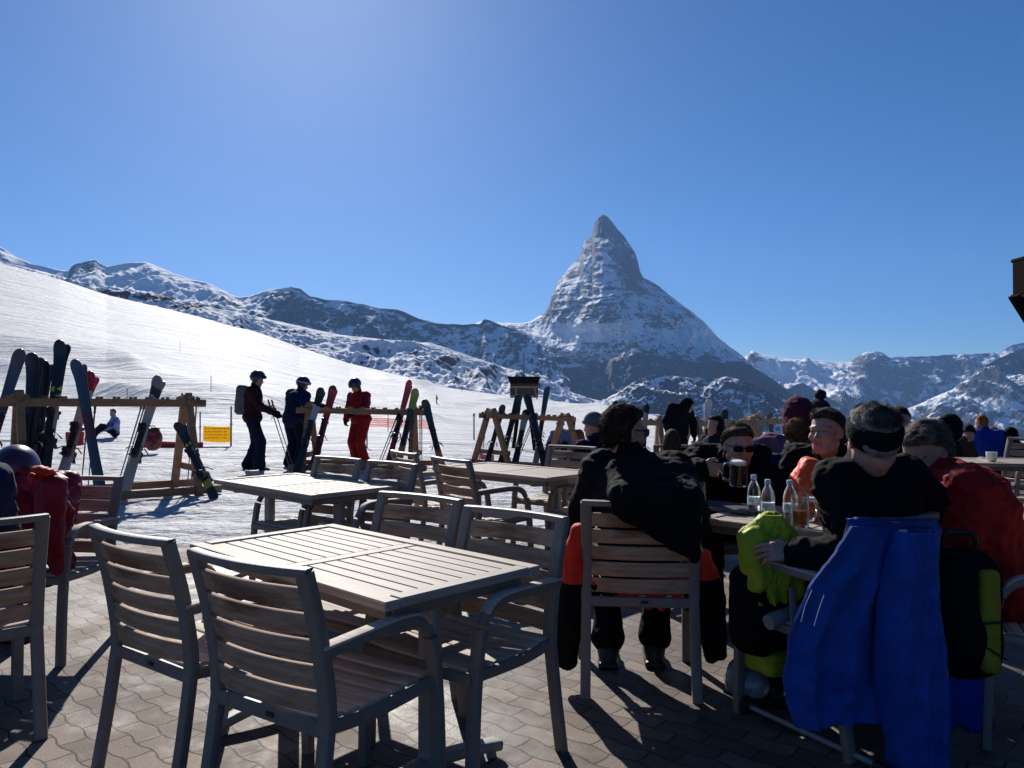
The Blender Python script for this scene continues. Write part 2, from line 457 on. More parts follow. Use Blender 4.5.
# ================================================================== the mountains
def range_mesh(name, crest, D, Df, foot_py, px0, px1, ncol, nrow, p, q, amp, gf, gs, seed, m, snow_base=.5, snow_flat=1.0, spots=(), jag=.6, extra=None, back=.35, back_drop=.6, warp=1.0, haut=None):
    px = np.linspace(px0, px1, ncol)
    cy = interp(crest, px)
    cy = cy + jag * fbm(px * .11, 0 * px + seed, o=4, seed=seed)
    ux, mc = uz(px, cy)
    Dn = D(px) if callable(D) else np.full_like(px, float(D))
    Dfn = Df(px) if callable(Df) else np.full_like(px, float(Df))
    fy = interp(foot_py, px) if isinstance(foot_py, (list, tuple)) else np.full_like(px, foot_py)
    _, mf = uz(px, fy)
    zc = EYE + mc * Dn; zf = EYE + mf * Dfn
    s = np.linspace(0, 1, nrow)[:, None]
    Y = Dn - (Dn - Dfn) * s ** p
    z = zc + (zf - zc) * s ** q
    x = ux[None, :] * Y
    S = D if not callable(D) else float(np.mean(Dn))
    wx = x + warp * .04 * S * fbm(x / S * 9, Y / S * 9, seed=seed + 3)
    n1 = ridged(wx / S * gf, Y / S * gs, seed=seed, o=5, gain=.42)
    env = np.clip(s * 5, 0, 1) ** .8 * (1 - .35 * s)
    z = z + amp * env * (n1 - .1) + amp * .20 * np.clip(s * 12, 0, 1) * ridged(x / S * gf * 6, Y / S * gs * 6, seed=seed + 9, o=3)
    if extra is not None: z, Y = extra(px[None, :] + 0 * s, s + 0 * x, x, Y, z)
    x = ux[None, :] * Y
    front = np.stack([x, Y, z], -1)
    nb = max(6, nrow // 8); sb = np.linspace(1, 0, nb + 1)[:-1, None]
    Yb = Dn + (Dn - Dfn) * back * sb
    zb = zc + 0 * sb - (zc - np.minimum(zf, zc - 1)) * back_drop * sb ** .8
    xb = ux[None, :] * Dn[None, :] + 0 * Yb
    P = np.concatenate([np.stack([xb, Yb, zb], -1), front], 0)
    n = vert_normals(P)
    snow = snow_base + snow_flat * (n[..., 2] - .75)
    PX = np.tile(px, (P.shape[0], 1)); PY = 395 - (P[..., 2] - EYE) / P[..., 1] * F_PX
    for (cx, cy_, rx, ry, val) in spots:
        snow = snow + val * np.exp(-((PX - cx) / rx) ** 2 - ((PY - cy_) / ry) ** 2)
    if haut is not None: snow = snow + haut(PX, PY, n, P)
    me = np_mesh(name, P.reshape(-1, 3), grid_faces(P.shape[0], P.shape[1])[:, ::-1])
    at_ = me.attributes.new('snow', 'FLOAT', 'POINT'); at_.data.foreach_set('value', snow.ravel().astype(np.float32))
    o = link_mesh(name, me, m, None, 180)
    tag(o, kind='structure')
    return o

R1, R2 = (.10, .10, .105), (.17, .16, .16)
m_far = mat_alp('alpine_far', (.055, .062, .075), (.10, .105, .115), 1 / 170., 1.7, 50, 1.5)
m_horn = mat_alp('alpine_horn', (.062, .066, .078), (.12, .12, .13), 1 / 150., 1.6, 50, 2.2)
m_mid = mat_alp('alpine_mid', (.05, .052, .056), (.10, .10, .10), 1 / 110., 1.9, 30, 1.5)
m_near = mat_alp('alpine_near', (.09, .085, .08), (.15, .14, .13), 1 / 30., 1.6, 4, 1.5)

# right-hand far range
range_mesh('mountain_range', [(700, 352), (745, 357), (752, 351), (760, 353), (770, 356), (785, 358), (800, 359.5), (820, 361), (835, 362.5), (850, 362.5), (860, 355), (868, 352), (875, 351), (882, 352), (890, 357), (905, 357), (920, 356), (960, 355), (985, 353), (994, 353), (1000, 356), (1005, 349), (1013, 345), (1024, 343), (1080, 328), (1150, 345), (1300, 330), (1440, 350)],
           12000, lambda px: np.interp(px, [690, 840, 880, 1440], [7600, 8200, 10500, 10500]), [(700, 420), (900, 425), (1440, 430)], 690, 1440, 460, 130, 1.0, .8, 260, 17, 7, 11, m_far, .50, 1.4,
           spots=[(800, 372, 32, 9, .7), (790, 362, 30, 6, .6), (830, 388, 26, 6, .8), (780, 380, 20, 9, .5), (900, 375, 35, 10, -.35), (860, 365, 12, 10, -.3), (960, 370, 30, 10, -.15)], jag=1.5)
range_mesh('mountain_peak', [(740, 420), (765, 402), (778, 393), (790, 388), (797, 384), (803, 382.5), (809, 386), (818, 392), (835, 400), (850, 412), (870, 425)],
           9000, 8600, 425, 740, 870, 110, 60, 1., .8, 90, 24, 10, 23, m_far, .35, 1.2, spots=[(785, 397, 8, 5, .7), (815, 400, 6, 4, .5)])
range_mesh('mountain_ridge', [(850, 432), (880, 420), (905, 410), (930, 399), (945, 393), (953, 389), (965, 382), (975, 374), (985, 366), (1000, 358), (1024, 348), (1100, 338), (1250, 352), (1440, 345)],
           8500, 7200, [(850, 450), (1000, 455), (1440, 460)], 850, 1440, 380, 150, 1.0, .85, 230, 20, 7, 37, m_far, .47, 1.1,
           spots=[(940, 395, 22, 7, .45), (905, 413, 20, 5, .5), (1005, 405, 25, 8, .35), (1010, 425, 26, 6, .35), (960, 420, 30, 8, -.15)], jag=1.0)
# left-hand far range
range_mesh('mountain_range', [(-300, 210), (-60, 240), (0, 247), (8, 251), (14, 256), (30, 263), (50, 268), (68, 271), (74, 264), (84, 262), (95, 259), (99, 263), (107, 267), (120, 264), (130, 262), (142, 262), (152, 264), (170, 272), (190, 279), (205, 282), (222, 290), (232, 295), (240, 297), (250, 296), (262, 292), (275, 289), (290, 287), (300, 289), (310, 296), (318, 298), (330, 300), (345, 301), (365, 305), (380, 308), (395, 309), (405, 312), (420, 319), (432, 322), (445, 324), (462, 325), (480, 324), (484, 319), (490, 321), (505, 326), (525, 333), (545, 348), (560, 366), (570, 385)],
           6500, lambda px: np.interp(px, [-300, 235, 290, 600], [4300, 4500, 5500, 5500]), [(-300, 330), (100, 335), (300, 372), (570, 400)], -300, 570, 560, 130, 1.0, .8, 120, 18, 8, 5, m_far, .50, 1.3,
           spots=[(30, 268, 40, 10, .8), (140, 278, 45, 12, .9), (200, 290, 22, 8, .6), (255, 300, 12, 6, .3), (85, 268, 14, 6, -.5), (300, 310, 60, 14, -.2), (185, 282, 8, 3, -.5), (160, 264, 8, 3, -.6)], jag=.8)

# the horn itself
HORN = [(470, 325), (484, 321), (500, 322.5), (520, 323.5), (532, 321), (538, 317), (545, 312.5), (550, 303), (552, 294), (558, 283), (563, 275), (571, 265.5), (578, 259), (581, 252), (584, 242), (588, 238.5), (592, 236.5), (592.5, 229), (594.5, 221.5), (598.5, 217), (603, 214.6), (607, 216.5), (613, 223), (618, 230), (624, 236), (630, 244.5), (635, 252), (638, 262), (640, 271), (643, 277), (652, 281.5), (658, 285.5), (668, 294), (680, 302.5), (693, 312), (705, 322), (716, 335), (728, 345), (742, 356), (752, 364), (775, 382), (800, 405)]
_L = [p for p in HORN if p[0] <= 603]; _R = [p for p in HORN if p[0] >= 603]
def horn_extra(PX, s, x, Y, z):
    py = 395 - (z - EYE) / Y * F_PX
    xl = np.interp(py, [p[1] for p in _L][::-1], [p[0] for p in _L][::-1]); xr = np.interp(py, [p[1] for p in _R], [p[0] for p in _R])
    xl = np.where(py > 325, 470, xl)
    # buttress that comes down from the summit towards the viewer, slightly right: two plane faces meet in it
    rx = np.interp(py, [214, 240, 262, 285, 310, 330, 350, 400], [604, 609, 616, 622, 628, 633, 640, 660])
    rx = rx + 2.5 * fbm(py * .09, 0 * py, seed=91, o=3)
    wl = np.maximum(np.minimum(rx - xl, 75), 3); wr = np.maximum(np.minimum(xr - rx, 110), 3)
    b = np.where(PX < rx, np.clip(1 - (rx - PX) / wl, 0, 1), np.clip(1 - (PX - rx) / wr, 0, 1))
    A = 12.0 * np.where(PX < rx, wl * .75, wr * .95)
    A = np.minimum(A, 12.0 * .95 * np.sqrt(wl * wr))
    Y2 = Y - A * b * np.clip(s * 8, 0, 1)
    h = np.clip((py - 214) / 80., 0.15, 1.2)
    g = ridged((PX - rx) * .045 + py * .03, py * .035 - PX * .01, o=5, seed=71, gain=.5)
    st = ridged(PX * .02 + py * .01, py * .16 + PX * .02, o=4, seed=77)
    Y2 = Y2 - h * (120 * g + 34 * st) * np.clip(s * 14, 0, 1)
    return EYE + (z - EYE) / Y * Y2, Y2
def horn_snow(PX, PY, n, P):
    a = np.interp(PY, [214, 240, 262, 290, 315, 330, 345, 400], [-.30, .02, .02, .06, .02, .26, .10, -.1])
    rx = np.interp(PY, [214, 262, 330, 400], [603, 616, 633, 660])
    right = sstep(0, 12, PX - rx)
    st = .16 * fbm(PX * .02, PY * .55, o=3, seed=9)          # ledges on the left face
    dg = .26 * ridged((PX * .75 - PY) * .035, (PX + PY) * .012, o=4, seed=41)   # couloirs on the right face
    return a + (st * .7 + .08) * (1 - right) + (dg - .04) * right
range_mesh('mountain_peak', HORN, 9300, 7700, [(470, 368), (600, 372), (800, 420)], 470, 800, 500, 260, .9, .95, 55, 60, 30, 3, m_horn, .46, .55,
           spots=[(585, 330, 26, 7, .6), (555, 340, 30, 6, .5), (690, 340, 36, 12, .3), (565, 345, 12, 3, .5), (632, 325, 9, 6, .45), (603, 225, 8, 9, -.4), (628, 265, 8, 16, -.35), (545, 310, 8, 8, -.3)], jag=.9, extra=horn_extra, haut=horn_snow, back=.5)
# dark rocky ridge at the foot of the horn, then the snow-patched hills in front
range_mesh('mountain_ridge', [(400, 345), (440, 340), (470, 342), (500, 345), (525, 350), (550, 352), (575, 360), (600, 362), (618, 356), (628, 348), (636, 346), (650, 352), (672, 360), (690, 362.5), (715, 361), (740, 361.5), (752, 366), (768, 376), (785, 388), (800, 398), (820, 412), (850, 432)],
           6800, 6050, [(400, 400), (500, 420), (700, 430), (850, 450)], 400, 850, 420, 150, 1.0, .85, 150, 18, 7, 51, m_mid, .26, .9,
           spots=[(570, 338, 22, 4, .4), (545, 352, 16, 3, .55), (560, 366, 20, 2.5, .6), (470, 350, 30, 8, .35), (632, 352, 8, 5, .5), (720, 362, 12, 2, .5), (510, 372, 30, 5, .1)], jag=1.0)
range_mesh('hills', [(570, 420), (600, 402), (618, 392), (632, 383), (645, 378), (662, 375), (680, 376), (705, 379), (725, 377), (742, 380), (760, 387), (780, 397), (805, 410), (840, 428), (900, 445)],
           4600, 3950, [(570, 450), (900, 465)], 570, 900, 330, 150, 1.0, .9, 85, 26, 12, 61, m_mid, .50, 1.4, jag=1.2)
# rocky snow hills behind the ski slope
range_mesh('hills', [(-300, 190), (0, 262), (60, 276), (100, 288), (115, 291), (150, 293), (180, 300), (205, 307), (230, 311), (262, 318), (300, 326), (335, 334), (360, 337), (400, 341), (430, 343), (450, 349), (470, 356), (500, 366), (530, 376), (560, 388), (590, 399), (620, 408), (660, 420)],
           1500, 1120, [(-300, 330), (100, 330), (300, 385), (500, 410), (660, 440)], -300, 660, 560, 220, 1.0, .95, 22, 26, 12, 83, m_near, .74, 1.5,
           spots=[(115, 293, 14, 2.2, -.9), (160, 297, 26, 2.6, -.9), (200, 306, 20, 2.4, -.8), (300, 332, 16, 2, -.4), (430, 362, 30, 5, -.25), (370, 343, 35, 3, .3)], jag=.7)

# ================================================================== ski slope (the near snow, one sheet to its crest)
m_snow = mat_snow()
def build_snow():
    px = np.concatenate([np.linspace(-420, -20, 90), np.linspace(-16, 700, 420), np.linspace(704, 1460, 130)])
    crest = [(-420, 150), (-100, 238), (0, 263), (60, 279.5), (107, 295), (150, 305), (200, 317), (250, 332), (300, 351), (350, 367), (400, 379), (450, 388), (500, 395), (560, 402), (600, 406), (640, 412), (700, 426), (850, 441), (1460, 441)]
    Dc = np.interp(px, [-420, 0, 300, 450, 560, 640, 700, 1460], [560, 520, 430, 320, 220, 110, 45, 27])
    cy = interp(crest, px)
    ux, mc = uz(px, cy)
    # near part, level with the terrace
    Yn = np.exp(np.linspace(math.log(5.4), math.log(24), 230))[:, None] + 0 * px
    xn = ux * Yn
    zn = ground_z(xn, Yn)
    edge = sstep(6.3, 7.6, Yn + .5 * fbm(xn * .8, Yn * .8, seed=4, o=4) - np.clip(xn - 1.0, 0, 99) * .9)
    thick = -.05 + .085 * edge + .020 * fbm(xn * 1.6, Yn * 1.6, seed=6, o=5) + .022 * edge * fbm(xn * 5, Yn * 5, seed=8, o=4)
    thick = thick * (1 - sstep(17, 24, Yn)) + .035 * sstep(17, 24, Yn)
    zn = zn + thick
    # far part
    t = np.linspace(0, 1, 240)[1:, None]
    Yf = 24 + (Dc - 24) * t ** 1.5
    z24 = zn[-1] + 0 * t
    m24 = (z24 - EYE) / 24.
    mm = m24 + (mc - m24) * (t ** .85) * (1 + .25 * t * (1 - t))
    zf_ = EYE + mm * Yf
    xf = ux * Yf
    PYf = 395 - mm * F_PX; PXf = px + 0 * t
    und = 0 * zf_
    # banks and hollows across the piste
    for (x0, y0, x1, y1, wd, h) in ((-140, 322, 150, 382, 8, 2.1), (-60, 362, 240, 408, 6, 1.5), (100, 398, 420, 424, 3.2, 1.5), (240, 322, 420, 392, 7, .5), (380, 380, 470, 384, 3, .35), (400, 401, 560, 402, 2.5, .4), (480, 405, 640, 409, 2.5, .3)):
        f = (PXf - x0) / (x1 - x0); ln = y0 + (y1 - y0) * f + 4 * np.sin(f * 5)
        e = np.exp(-np.clip(np.abs(f - .5) - .42, 0, 9) ** 2 * 60)
        d = (PYf - ln) / wd
        und = und + h * e * np.exp(-d ** 2) * (Yf / 60.) ** .7
    und = und + 1.3 * fbm(xf * .022, Yf * .022, seed=12, o=4) * np.clip(1 - t, 0, 1) ** .5 * np.clip(t * 5, 0, 1) * np.clip(Yf / 200, .1, 1)
    zf_ = zf_ + und
    # beyond the crest the sheet falls away
    tb = np.linspace(0, 1, 14)[1:, None]
    Yb = Dc + tb * Dc * .8; zb = zf_[-1] - tb * Dc * .35 ; xb = ux * Yb
    P = np.concatenate([np.stack([xn, Yn, zn], -1), np.stack([xf, Yf, zf_], -1), np.stack([xb, Yb, zb], -1)], 0)
    me = np_mesh('snow_ground', P.reshape(-1, 3), grid_faces(P.shape[0], P.shape[1]))
    thin = np.zeros(P.shape[:2]); thin[:len(Yn)] = 1 - np.clip((thick - .0) / .045, 0, 1)
    a = me.attributes.new('thin', 'FLOAT', 'POINT'); a.data.foreach_set('value', thin.ravel().astype(np.float32))
    o = link_mesh('snow_ground', me, m_snow, None, 180); tag(o, kind='structure')
    # valley floor and land all round, far below and behind
    V = [(-15000, -15000, -1200), (15000, -15000, -1200), (15000, 15000, -1200), (-15000, 15000, -1200)]
    me = np_mesh('valley', V, [[0, 1, 2, 3]])
    a = me.attributes.new('snow', 'FLOAT', 'POINT'); a.data.foreach_set('value', [.5] * 4)
    o = link_mesh('valley', me, m_far, None); tag(o, kind='structure')
build_snow()

# ================================================================== terrace paving
def mat_paving():
    m = bpy.data.materials.new('paving'); t, N, L = nt(m); b = N['Principled BSDF']
    b.inputs['Roughness'].default_value = .8; b.inputs['Specular IOR Level'].default_value = .3
    tc = N.new('ShaderNodeTexCoord'); mp = N.new('ShaderNodeMapping'); mp.inputs['Rotation'].default_value = (0, 0, math.radians(41))
    L.new(tc.outputs['Object'], mp.inputs['Vector'])
    sp = N.new('ShaderNodeSeparateXYZ'); L.new(mp.outputs[0], sp.inputs[0])
    def M(op, a, b_=None, c=None):
        n = N.new('ShaderNodeMath'); n.operation = op
        for i, q in enumerate((a, b_, c)):
            if q is None: continue
            if isinstance(q, (int, float)): n.inputs[i].default_value = q
            else: L.new(q, n.inputs[i])
        return n.outputs[0]
    BW, BH = .205, .1025
    def wave(src, period, amp, ph=0.):
        q = M('MULTIPLY_ADD', src, 1 / period, ph)
        q = M('FRACT', q)
        q = M('SUBTRACT', q, .5); q = M('ABSOLUTE', q); q = M('SUBTRACT', q, .25)      # triangle, +-.25
        q = M('MULTIPLY', q, 4.2)
        q = M('MINIMUM', q, .55); q = M('MAXIMUM', q, -.55)
        return M('MULTIPLY', q, amp)
    x2 = M('ADD', sp.outputs[0], wave(sp.outputs[1], BH, .004))
    y2 = M('ADD', sp.outputs[1], wave(sp.outputs[0], BW / 1, .013))
    cb = N.new('ShaderNodeCombineXYZ'); L.new(x2, cb.inputs[0]); L.new(y2, cb.inputs[1])
    br = N.new('ShaderNodeTexBrick'); L.new(cb.outputs[0], br.inputs['Vector'])
    br.inputs['Scale'].default_value = 1; br.inputs['Brick Width'].default_value = BW; br.inputs['Row Height'].default_value = BH
    br.inputs['Mortar Size'].default_value = .0042; br.inputs['Mortar Smooth'].default_value = .35; br.offset = .5
    br.inputs['Color1'].default_value = (.115, .084, .066, 1); br.inputs['Color2'].default_value = (.205, .155, .122, 1); br.inputs['Mortar'].default_value = (.035, .028, .024, 1)
    nz = N.new('ShaderNodeTexNoise'); nz.inputs['Scale'].default_value = 130; nz.inputs['Detail'].default_value = 6; L.new(tc.outputs['Object'], nz.inputs['Vector'])
    n3 = N.new('ShaderNodeTexNoise'); n3.inputs['Scale'].default_value = 2.2; n3.inputs['Detail'].default_value = 7; L.new(tc.outputs['Object'], n3.inputs['Vector'])
    mr = N.new('ShaderNodeMapRange'); mr.inputs[1].default_value = .3; mr.inputs[2].default_value = .7; mr.inputs[3].default_value = .72; mr.inputs[4].default_value = 1.28; L.new(nz.outputs['Fac'], mr.inputs[0])
    mr2 = N.new('ShaderNodeMapRange'); mr2.inputs[1].default_value = .3; mr2.inputs[2].default_value = .7; mr2.inputs[3].default_value = .8; mr2.inputs[4].default_value = 1.2; L.new(n3.outputs['Fac'], mr2.inputs[0])
    k = M('MULTIPLY', mr.outputs[0], mr2.outputs[0])
    # dark specks and gum marks
    vo = N.new('ShaderNodeTexVoronoi'); vo.inputs['Scale'].default_value = 9; L.new(tc.outputs['Object'], vo.inputs['Vector'])
    mr3 = N.new('ShaderNodeMapRange'); mr3.inputs[1].default_value = .05; mr3.inputs[2].default_value = .09; mr3.inputs[3].default_value = .55; mr3.inputs[4].default_value = 1; L.new(vo.outputs['Distance'], mr3.inputs[0])
    k = M('MULTIPLY', k, mr3.outputs[0])
    n5 = N.new('ShaderNodeTexNoise'); n5.inputs['Scale'].default_value = .9; n5.inputs['Detail'].default_value = 9; n5.inputs['Roughness'].default_value = .7; L.new(tc.outputs['Object'], n5.inputs['Vector'])
    mr5 = N.new('ShaderNodeMapRange'); mr5.inputs[1].default_value = .42; mr5.inputs[2].default_value = .56; mr5.inputs[3].default_value = .70; mr5.inputs[4].default_value = 1.08; L.new(n5.outputs['Fac'], mr5.inputs[0])
    k = M('MULTIPLY', k, mr5.outputs[0])
    mr6 = N.new('ShaderNodeMapRange'); mr6.inputs[1].default_value = .42; mr6.inputs[2].default_value = .56; mr6.inputs[3].default_value = .5; mr6.inputs[4].default_value = .8; L.new(n5.outputs['Fac'], mr6.inputs[0]); L.new(mr6.outputs[0], b.inputs['Roughness'])
    sc = N.new('ShaderNodeVectorMath'); sc.operation = 'SCALE'; L.new(br.outputs['Color'], sc.inputs[0]); L.new(k, sc.inputs['Scale'])
    L.new(sc.outputs[0], b.inputs['Base Color'])
    inv = M('SUBTRACT', 1.0, br.outputs['Fac'])
    bp = N.new('ShaderNodeBump'); bp.inputs['Strength'].default_value = 1; bp.inputs['Distance'].default_value = .006; L.new(inv, bp.inputs['Height'])
    b2 = N.new('ShaderNodeBump'); b2.inputs['Strength'].default_value = .6; b2.inputs['Distance'].default_value = .003; L.new(nz.outputs['Fac'], b2.inputs['Height']); L.new(bp.outputs[0], b2.inputs['Normal'])
    L.new(b2.outputs[0], b.inputs['Normal'])
    return m
def build_paving():
    xs = np.linspace(-14, 20, 120); ys = np.linspace(-6, 26, 110)
    X, Y = np.meshgrid(xs, ys)
    P = np.stack([X, Y, ground_z(X, Y)], -1)
    me = np_mesh('terrace_paving', P.reshape(-1, 3), grid_faces(len(ys), len(xs)))
    o = link_mesh('terrace_paving', me, mat_paving(), None, 180); tag(o, kind='structure')
build_paving()
# ray caster on the snow sheet so that far things stand on it
from mathutils.bvhtree import BVHTree
_sn = [o for o in bpy.data.objects if o.name.startswith('snow_ground')][0]
_bv = BVHTree.FromPolygons([v.co for v in _sn.data.vertices], [p.vertices for p in _sn.data.polygons])
def snow_z(x, y):
    h = _bv.ray_cast(Vector((x, y, 3000)), Vector((0, 0, -1)))
    return h[0].z if h[0] is not None else gz(x, y)
def snow_hit(px, py):
    a, b = ray(px, py); h = _bv.ray_cast(Vector((0, 0, EYE)), Vector((a, 1, b)).normalized())
    return h[0] if h[0] is not None else at(px, py, 40)
# ================================================================== furniture of the terrace
M_METAL = mat('grey_metal', (.20, .175, .15), rough=.5, var=.05, scale=35, metal=.08, bump=.15, bscale=300)
M_METAL2 = mat('pale_metal', (.27, .265, .25), rough=.5, var=.06, scale=30, metal=.1, bump=.15, bscale=250)
def mat_wood(name, c1, c2, stain=(.16, .075, .035), st_amt=.25, along=0):
    m = bpy.data.materials.new(name); MATS[name] = m; t, N, L = nt(m); b = N['Principled BSDF']
    b.inputs['Roughness'].default_value = .72 if 'top' not in name else .6; b.inputs['Specular IOR Level'].default_value = .25 if 'top' not in name else .15
    tc = N.new('ShaderNodeTexCoord'); mp = N.new('ShaderNodeMapping')
    sc = [42, 42, 42]; sc[along] = 2.2; mp.inputs['Scale'].default_value = sc
    L.new(tc.outputs['Object'], mp.inputs['Vector'])
    n1 = N.new('ShaderNodeTexNoise'); n1.inputs['Scale'].default_value = 1.6; n1.inputs['Detail'].default_value = 9; n1.inputs['Roughness'].default_value = .65; L.new(mp.outputs[0], n1.inputs['Vector'])
    mp2 = N.new('ShaderNodeMapping'); sc2 = [11, 11, 11]; sc2[along] = 3.; mp2.inputs['Scale'].default_value = sc2; L.new(tc.outputs['Object'], mp2.inputs['Vector'])
    n2 = N.new('ShaderNodeTexNoise'); n2.inputs['Scale'].default_value = 1; n2.inputs['Detail'].default_value = 5; L.new(mp2.outputs[0], n2.inputs['Vector'])
    cr = N.new('ShaderNodeValToRGB'); e = cr.color_ramp.elements; e[0].position = .32; e[0].color = (*c1, 1); e[1].position = .68; e[1].color = (*c2, 1); L.new(n1.outputs['Fac'], cr.inputs[0])
    mr = N.new('ShaderNodeMapRange'); mr.inputs[1].default_value = .56; mr.inputs[2].default_value = .68; mr.inputs[4].default_value = st_amt * 2.4; L.new(n2.outputs['Fac'], mr.inputs[0])
    mx = N.new('ShaderNodeMix'); mx.data_type = 'RGBA'; L.new(mr.outputs[0], mx.inputs[0]); L.new(cr.outputs[0], mx.inputs[6]); mx.inputs[7].default_value = (*stain, 1)
    L.new(mx.outputs[2], b.inputs['Base Color'])
    bp = N.new('ShaderNodeBump'); bp.inputs['Strength'].default_value = .5; bp.inputs['Distance'].default_value = .002; L.new(n1.outputs['Fac'], bp.inputs['Height']); L.new(bp.outputs[0], b.inputs['Normal'])
    return m
W_SLAT = mat_wood('teak_slat', (.30, .17, .10), (.52, .35, .235), st_amt=.35)
W_SEAT = mat_wood('teak_seat', (.38, .31, .25), (.58, .51, .44), st_amt=.12)
W_TOP = mat_wood('teak_top', (.30, .25, .195), (.49, .42, .345), stain=(.26, .17, .11), st_amt=.12)
W_TOPX = mat_wood('teak_top_cross', (.28, .235, .185), (.45, .39, .33), stain=(.26, .17, .11), st_amt=.12, along=1)
W_RED = mat_wood('red_slat', (.17, .095, .08), (.26, .165, .145), st_amt=.1)
M_BLACKP = mat('black_plastic', (.012, .012, .013), rough=.45, var=.2)

def make_chair(slat=W_SLAT):
    """sitter looks along +y; origin on the floor below the middle of the seat"""
    root = empty('garden_chair', (0, 0, 0))
    pr = rrect(.034, .046, .009)
    def obj(mb, n, m, sm=35): return mb.build(n, m, root, sm)
    # rear legs run on into the back posts
    for s in (-1, 1):
        pts = curve_pts([(s*.245, -.300, 0), (s*.243, -.262, .22), (s*.240, -.232, .43)], 5)
        obj(MB().sweep(pts, pr, up=(1, 0, 0)), 'leg', M_METAL)
        pts = curve_pts([(s*.262, .235, 0), (s*.262, .225, .30), (s*.262, .205, .50), (s*.262, .175, .60), (s*.262, .110, .648), (s*.262, .0, .655)], 6)
        k = len(pts)
        obj(MB().sweep([p for p in pts if p.z <= .58], pr, up=(1, 0, 0)), 'leg', M_METAL)
    for s in (-1, 1):
        pts = curve_pts([(s*.262, .205, .50), (s*.262, .183, .585), (s*.262, .13, .640), (s*.262, .04, .655), (s*.262, -.12, .650), (s*.252, -.268, .640)], 6)
        a = MB().sweep([p for p in pts if p.z > .58], rrect(.034, .030, .008), up=(1, 0, 0))
        ar = obj(a, 'armrest', M_METAL)
        top = MB(); tp = [p + Vector((0, 0, .018)) for p in pts if p.z > .60]
        top.sweep(tp, rrect(.046, .010, .004), up=(0, 0, 1))
        top.build('arm_pad', W_SEAT, ar)
    # back frame
    bf = MB()
    for s in (-1, 1):
        pts = curve_pts([(s*.240, -.232, .43), (s*.240, -.236, .52), (s*.240, -.268, .70), (s*.240, -.318, .875)], 6)
        bf.sweep(pts, rrect(.036, .050, .009), up=(1, 0, 0))
    pts = [(x, -.318 - .030 * (1 - (x / .24) ** 2), .872) for x in np.linspace(-.256, .256, 13)]
    bf.sweep(pts, rrect(.040, .026, .008), up=(0, 0, 1))
    obj(bf, 'back_frame', M_METAL)
    br = MB()
    for i in range(5):
        zc = .494 + i * .0755
        for k, x0 in enumerate((0,)):
            h = .0655; P = []
            for x in np.linspace(-.228, .228, 15):
                bow = .030 * (1 - (x / .24) ** 2)
                y = np.interp(zc, [.43, .52, .70, .875], [-.232, -.236, -.268, -.318])
                P.append((x, y - bow, zc))
            tilt = -math.atan2(.05, .175) if zc > .6 else -.12
            prof = [(a * math.cos(tilt) - b * math.sin(tilt), a * math.sin(tilt) + b * math.cos(tilt)) for a, b in rrect(.014, h, .004)]
            br.sweep(P, prof, up=(0, 0, 1))
    obj(br, 'backrest', slat, 40)
    sf = MB()
    for s in (-1, 1):
        sf.sweep(curve_pts([(s*.243, -.235, .425), (s*.248, -.08, .412), (s*.255, .10, .418), (s*.262, .235, .428)], 5), rrect(.024, .036, .006), up=(0, 0, 1))
    sf.bar((-.240, -.238, .418), (.240, -.238, .418), .022, .045, ch=.005)
    sf.bar((-.262, .238, .420), (.262, .238, .420), .022, .036, ch=.005)
    sfo = obj(sf, 'seat_frame', M_METAL)
    MB().box((.02, -.2505, .420), (.034, .004, .014), .001).build('badge', M_BLACKP, sfo)
    st = MB()
    for i in range(7):
        y = -.200 + i * .0665
        dip = .014 * math.sin(math.pi * i / 6)
        st.sweep([(x, y, .446 - dip - .006 * (1 - (x / .24) ** 2)) for x in np.linspace(-.238, .238, 9)], rrect(.058, .014, .004), up=(0, 0, 1))
    obj(st, 'seat', W_SEAT, 40)
    return root

def yaw_of(f): return math.atan2(-f[0], f[1])
_ch0 = make_chair(); _first = [True]
_chr = None
def chair(x, y, f, label, group='slatted terrace chairs'):
    z = gz(x, y)
    if _first[0]: c = _ch0; _first[0] = False
    else: c = copy_tree(_ch0)
    c.location = (x, y, z); c.rotation_euler = (0, 0, yaw_of(f))
    return tag(c, label, 'chair', group)

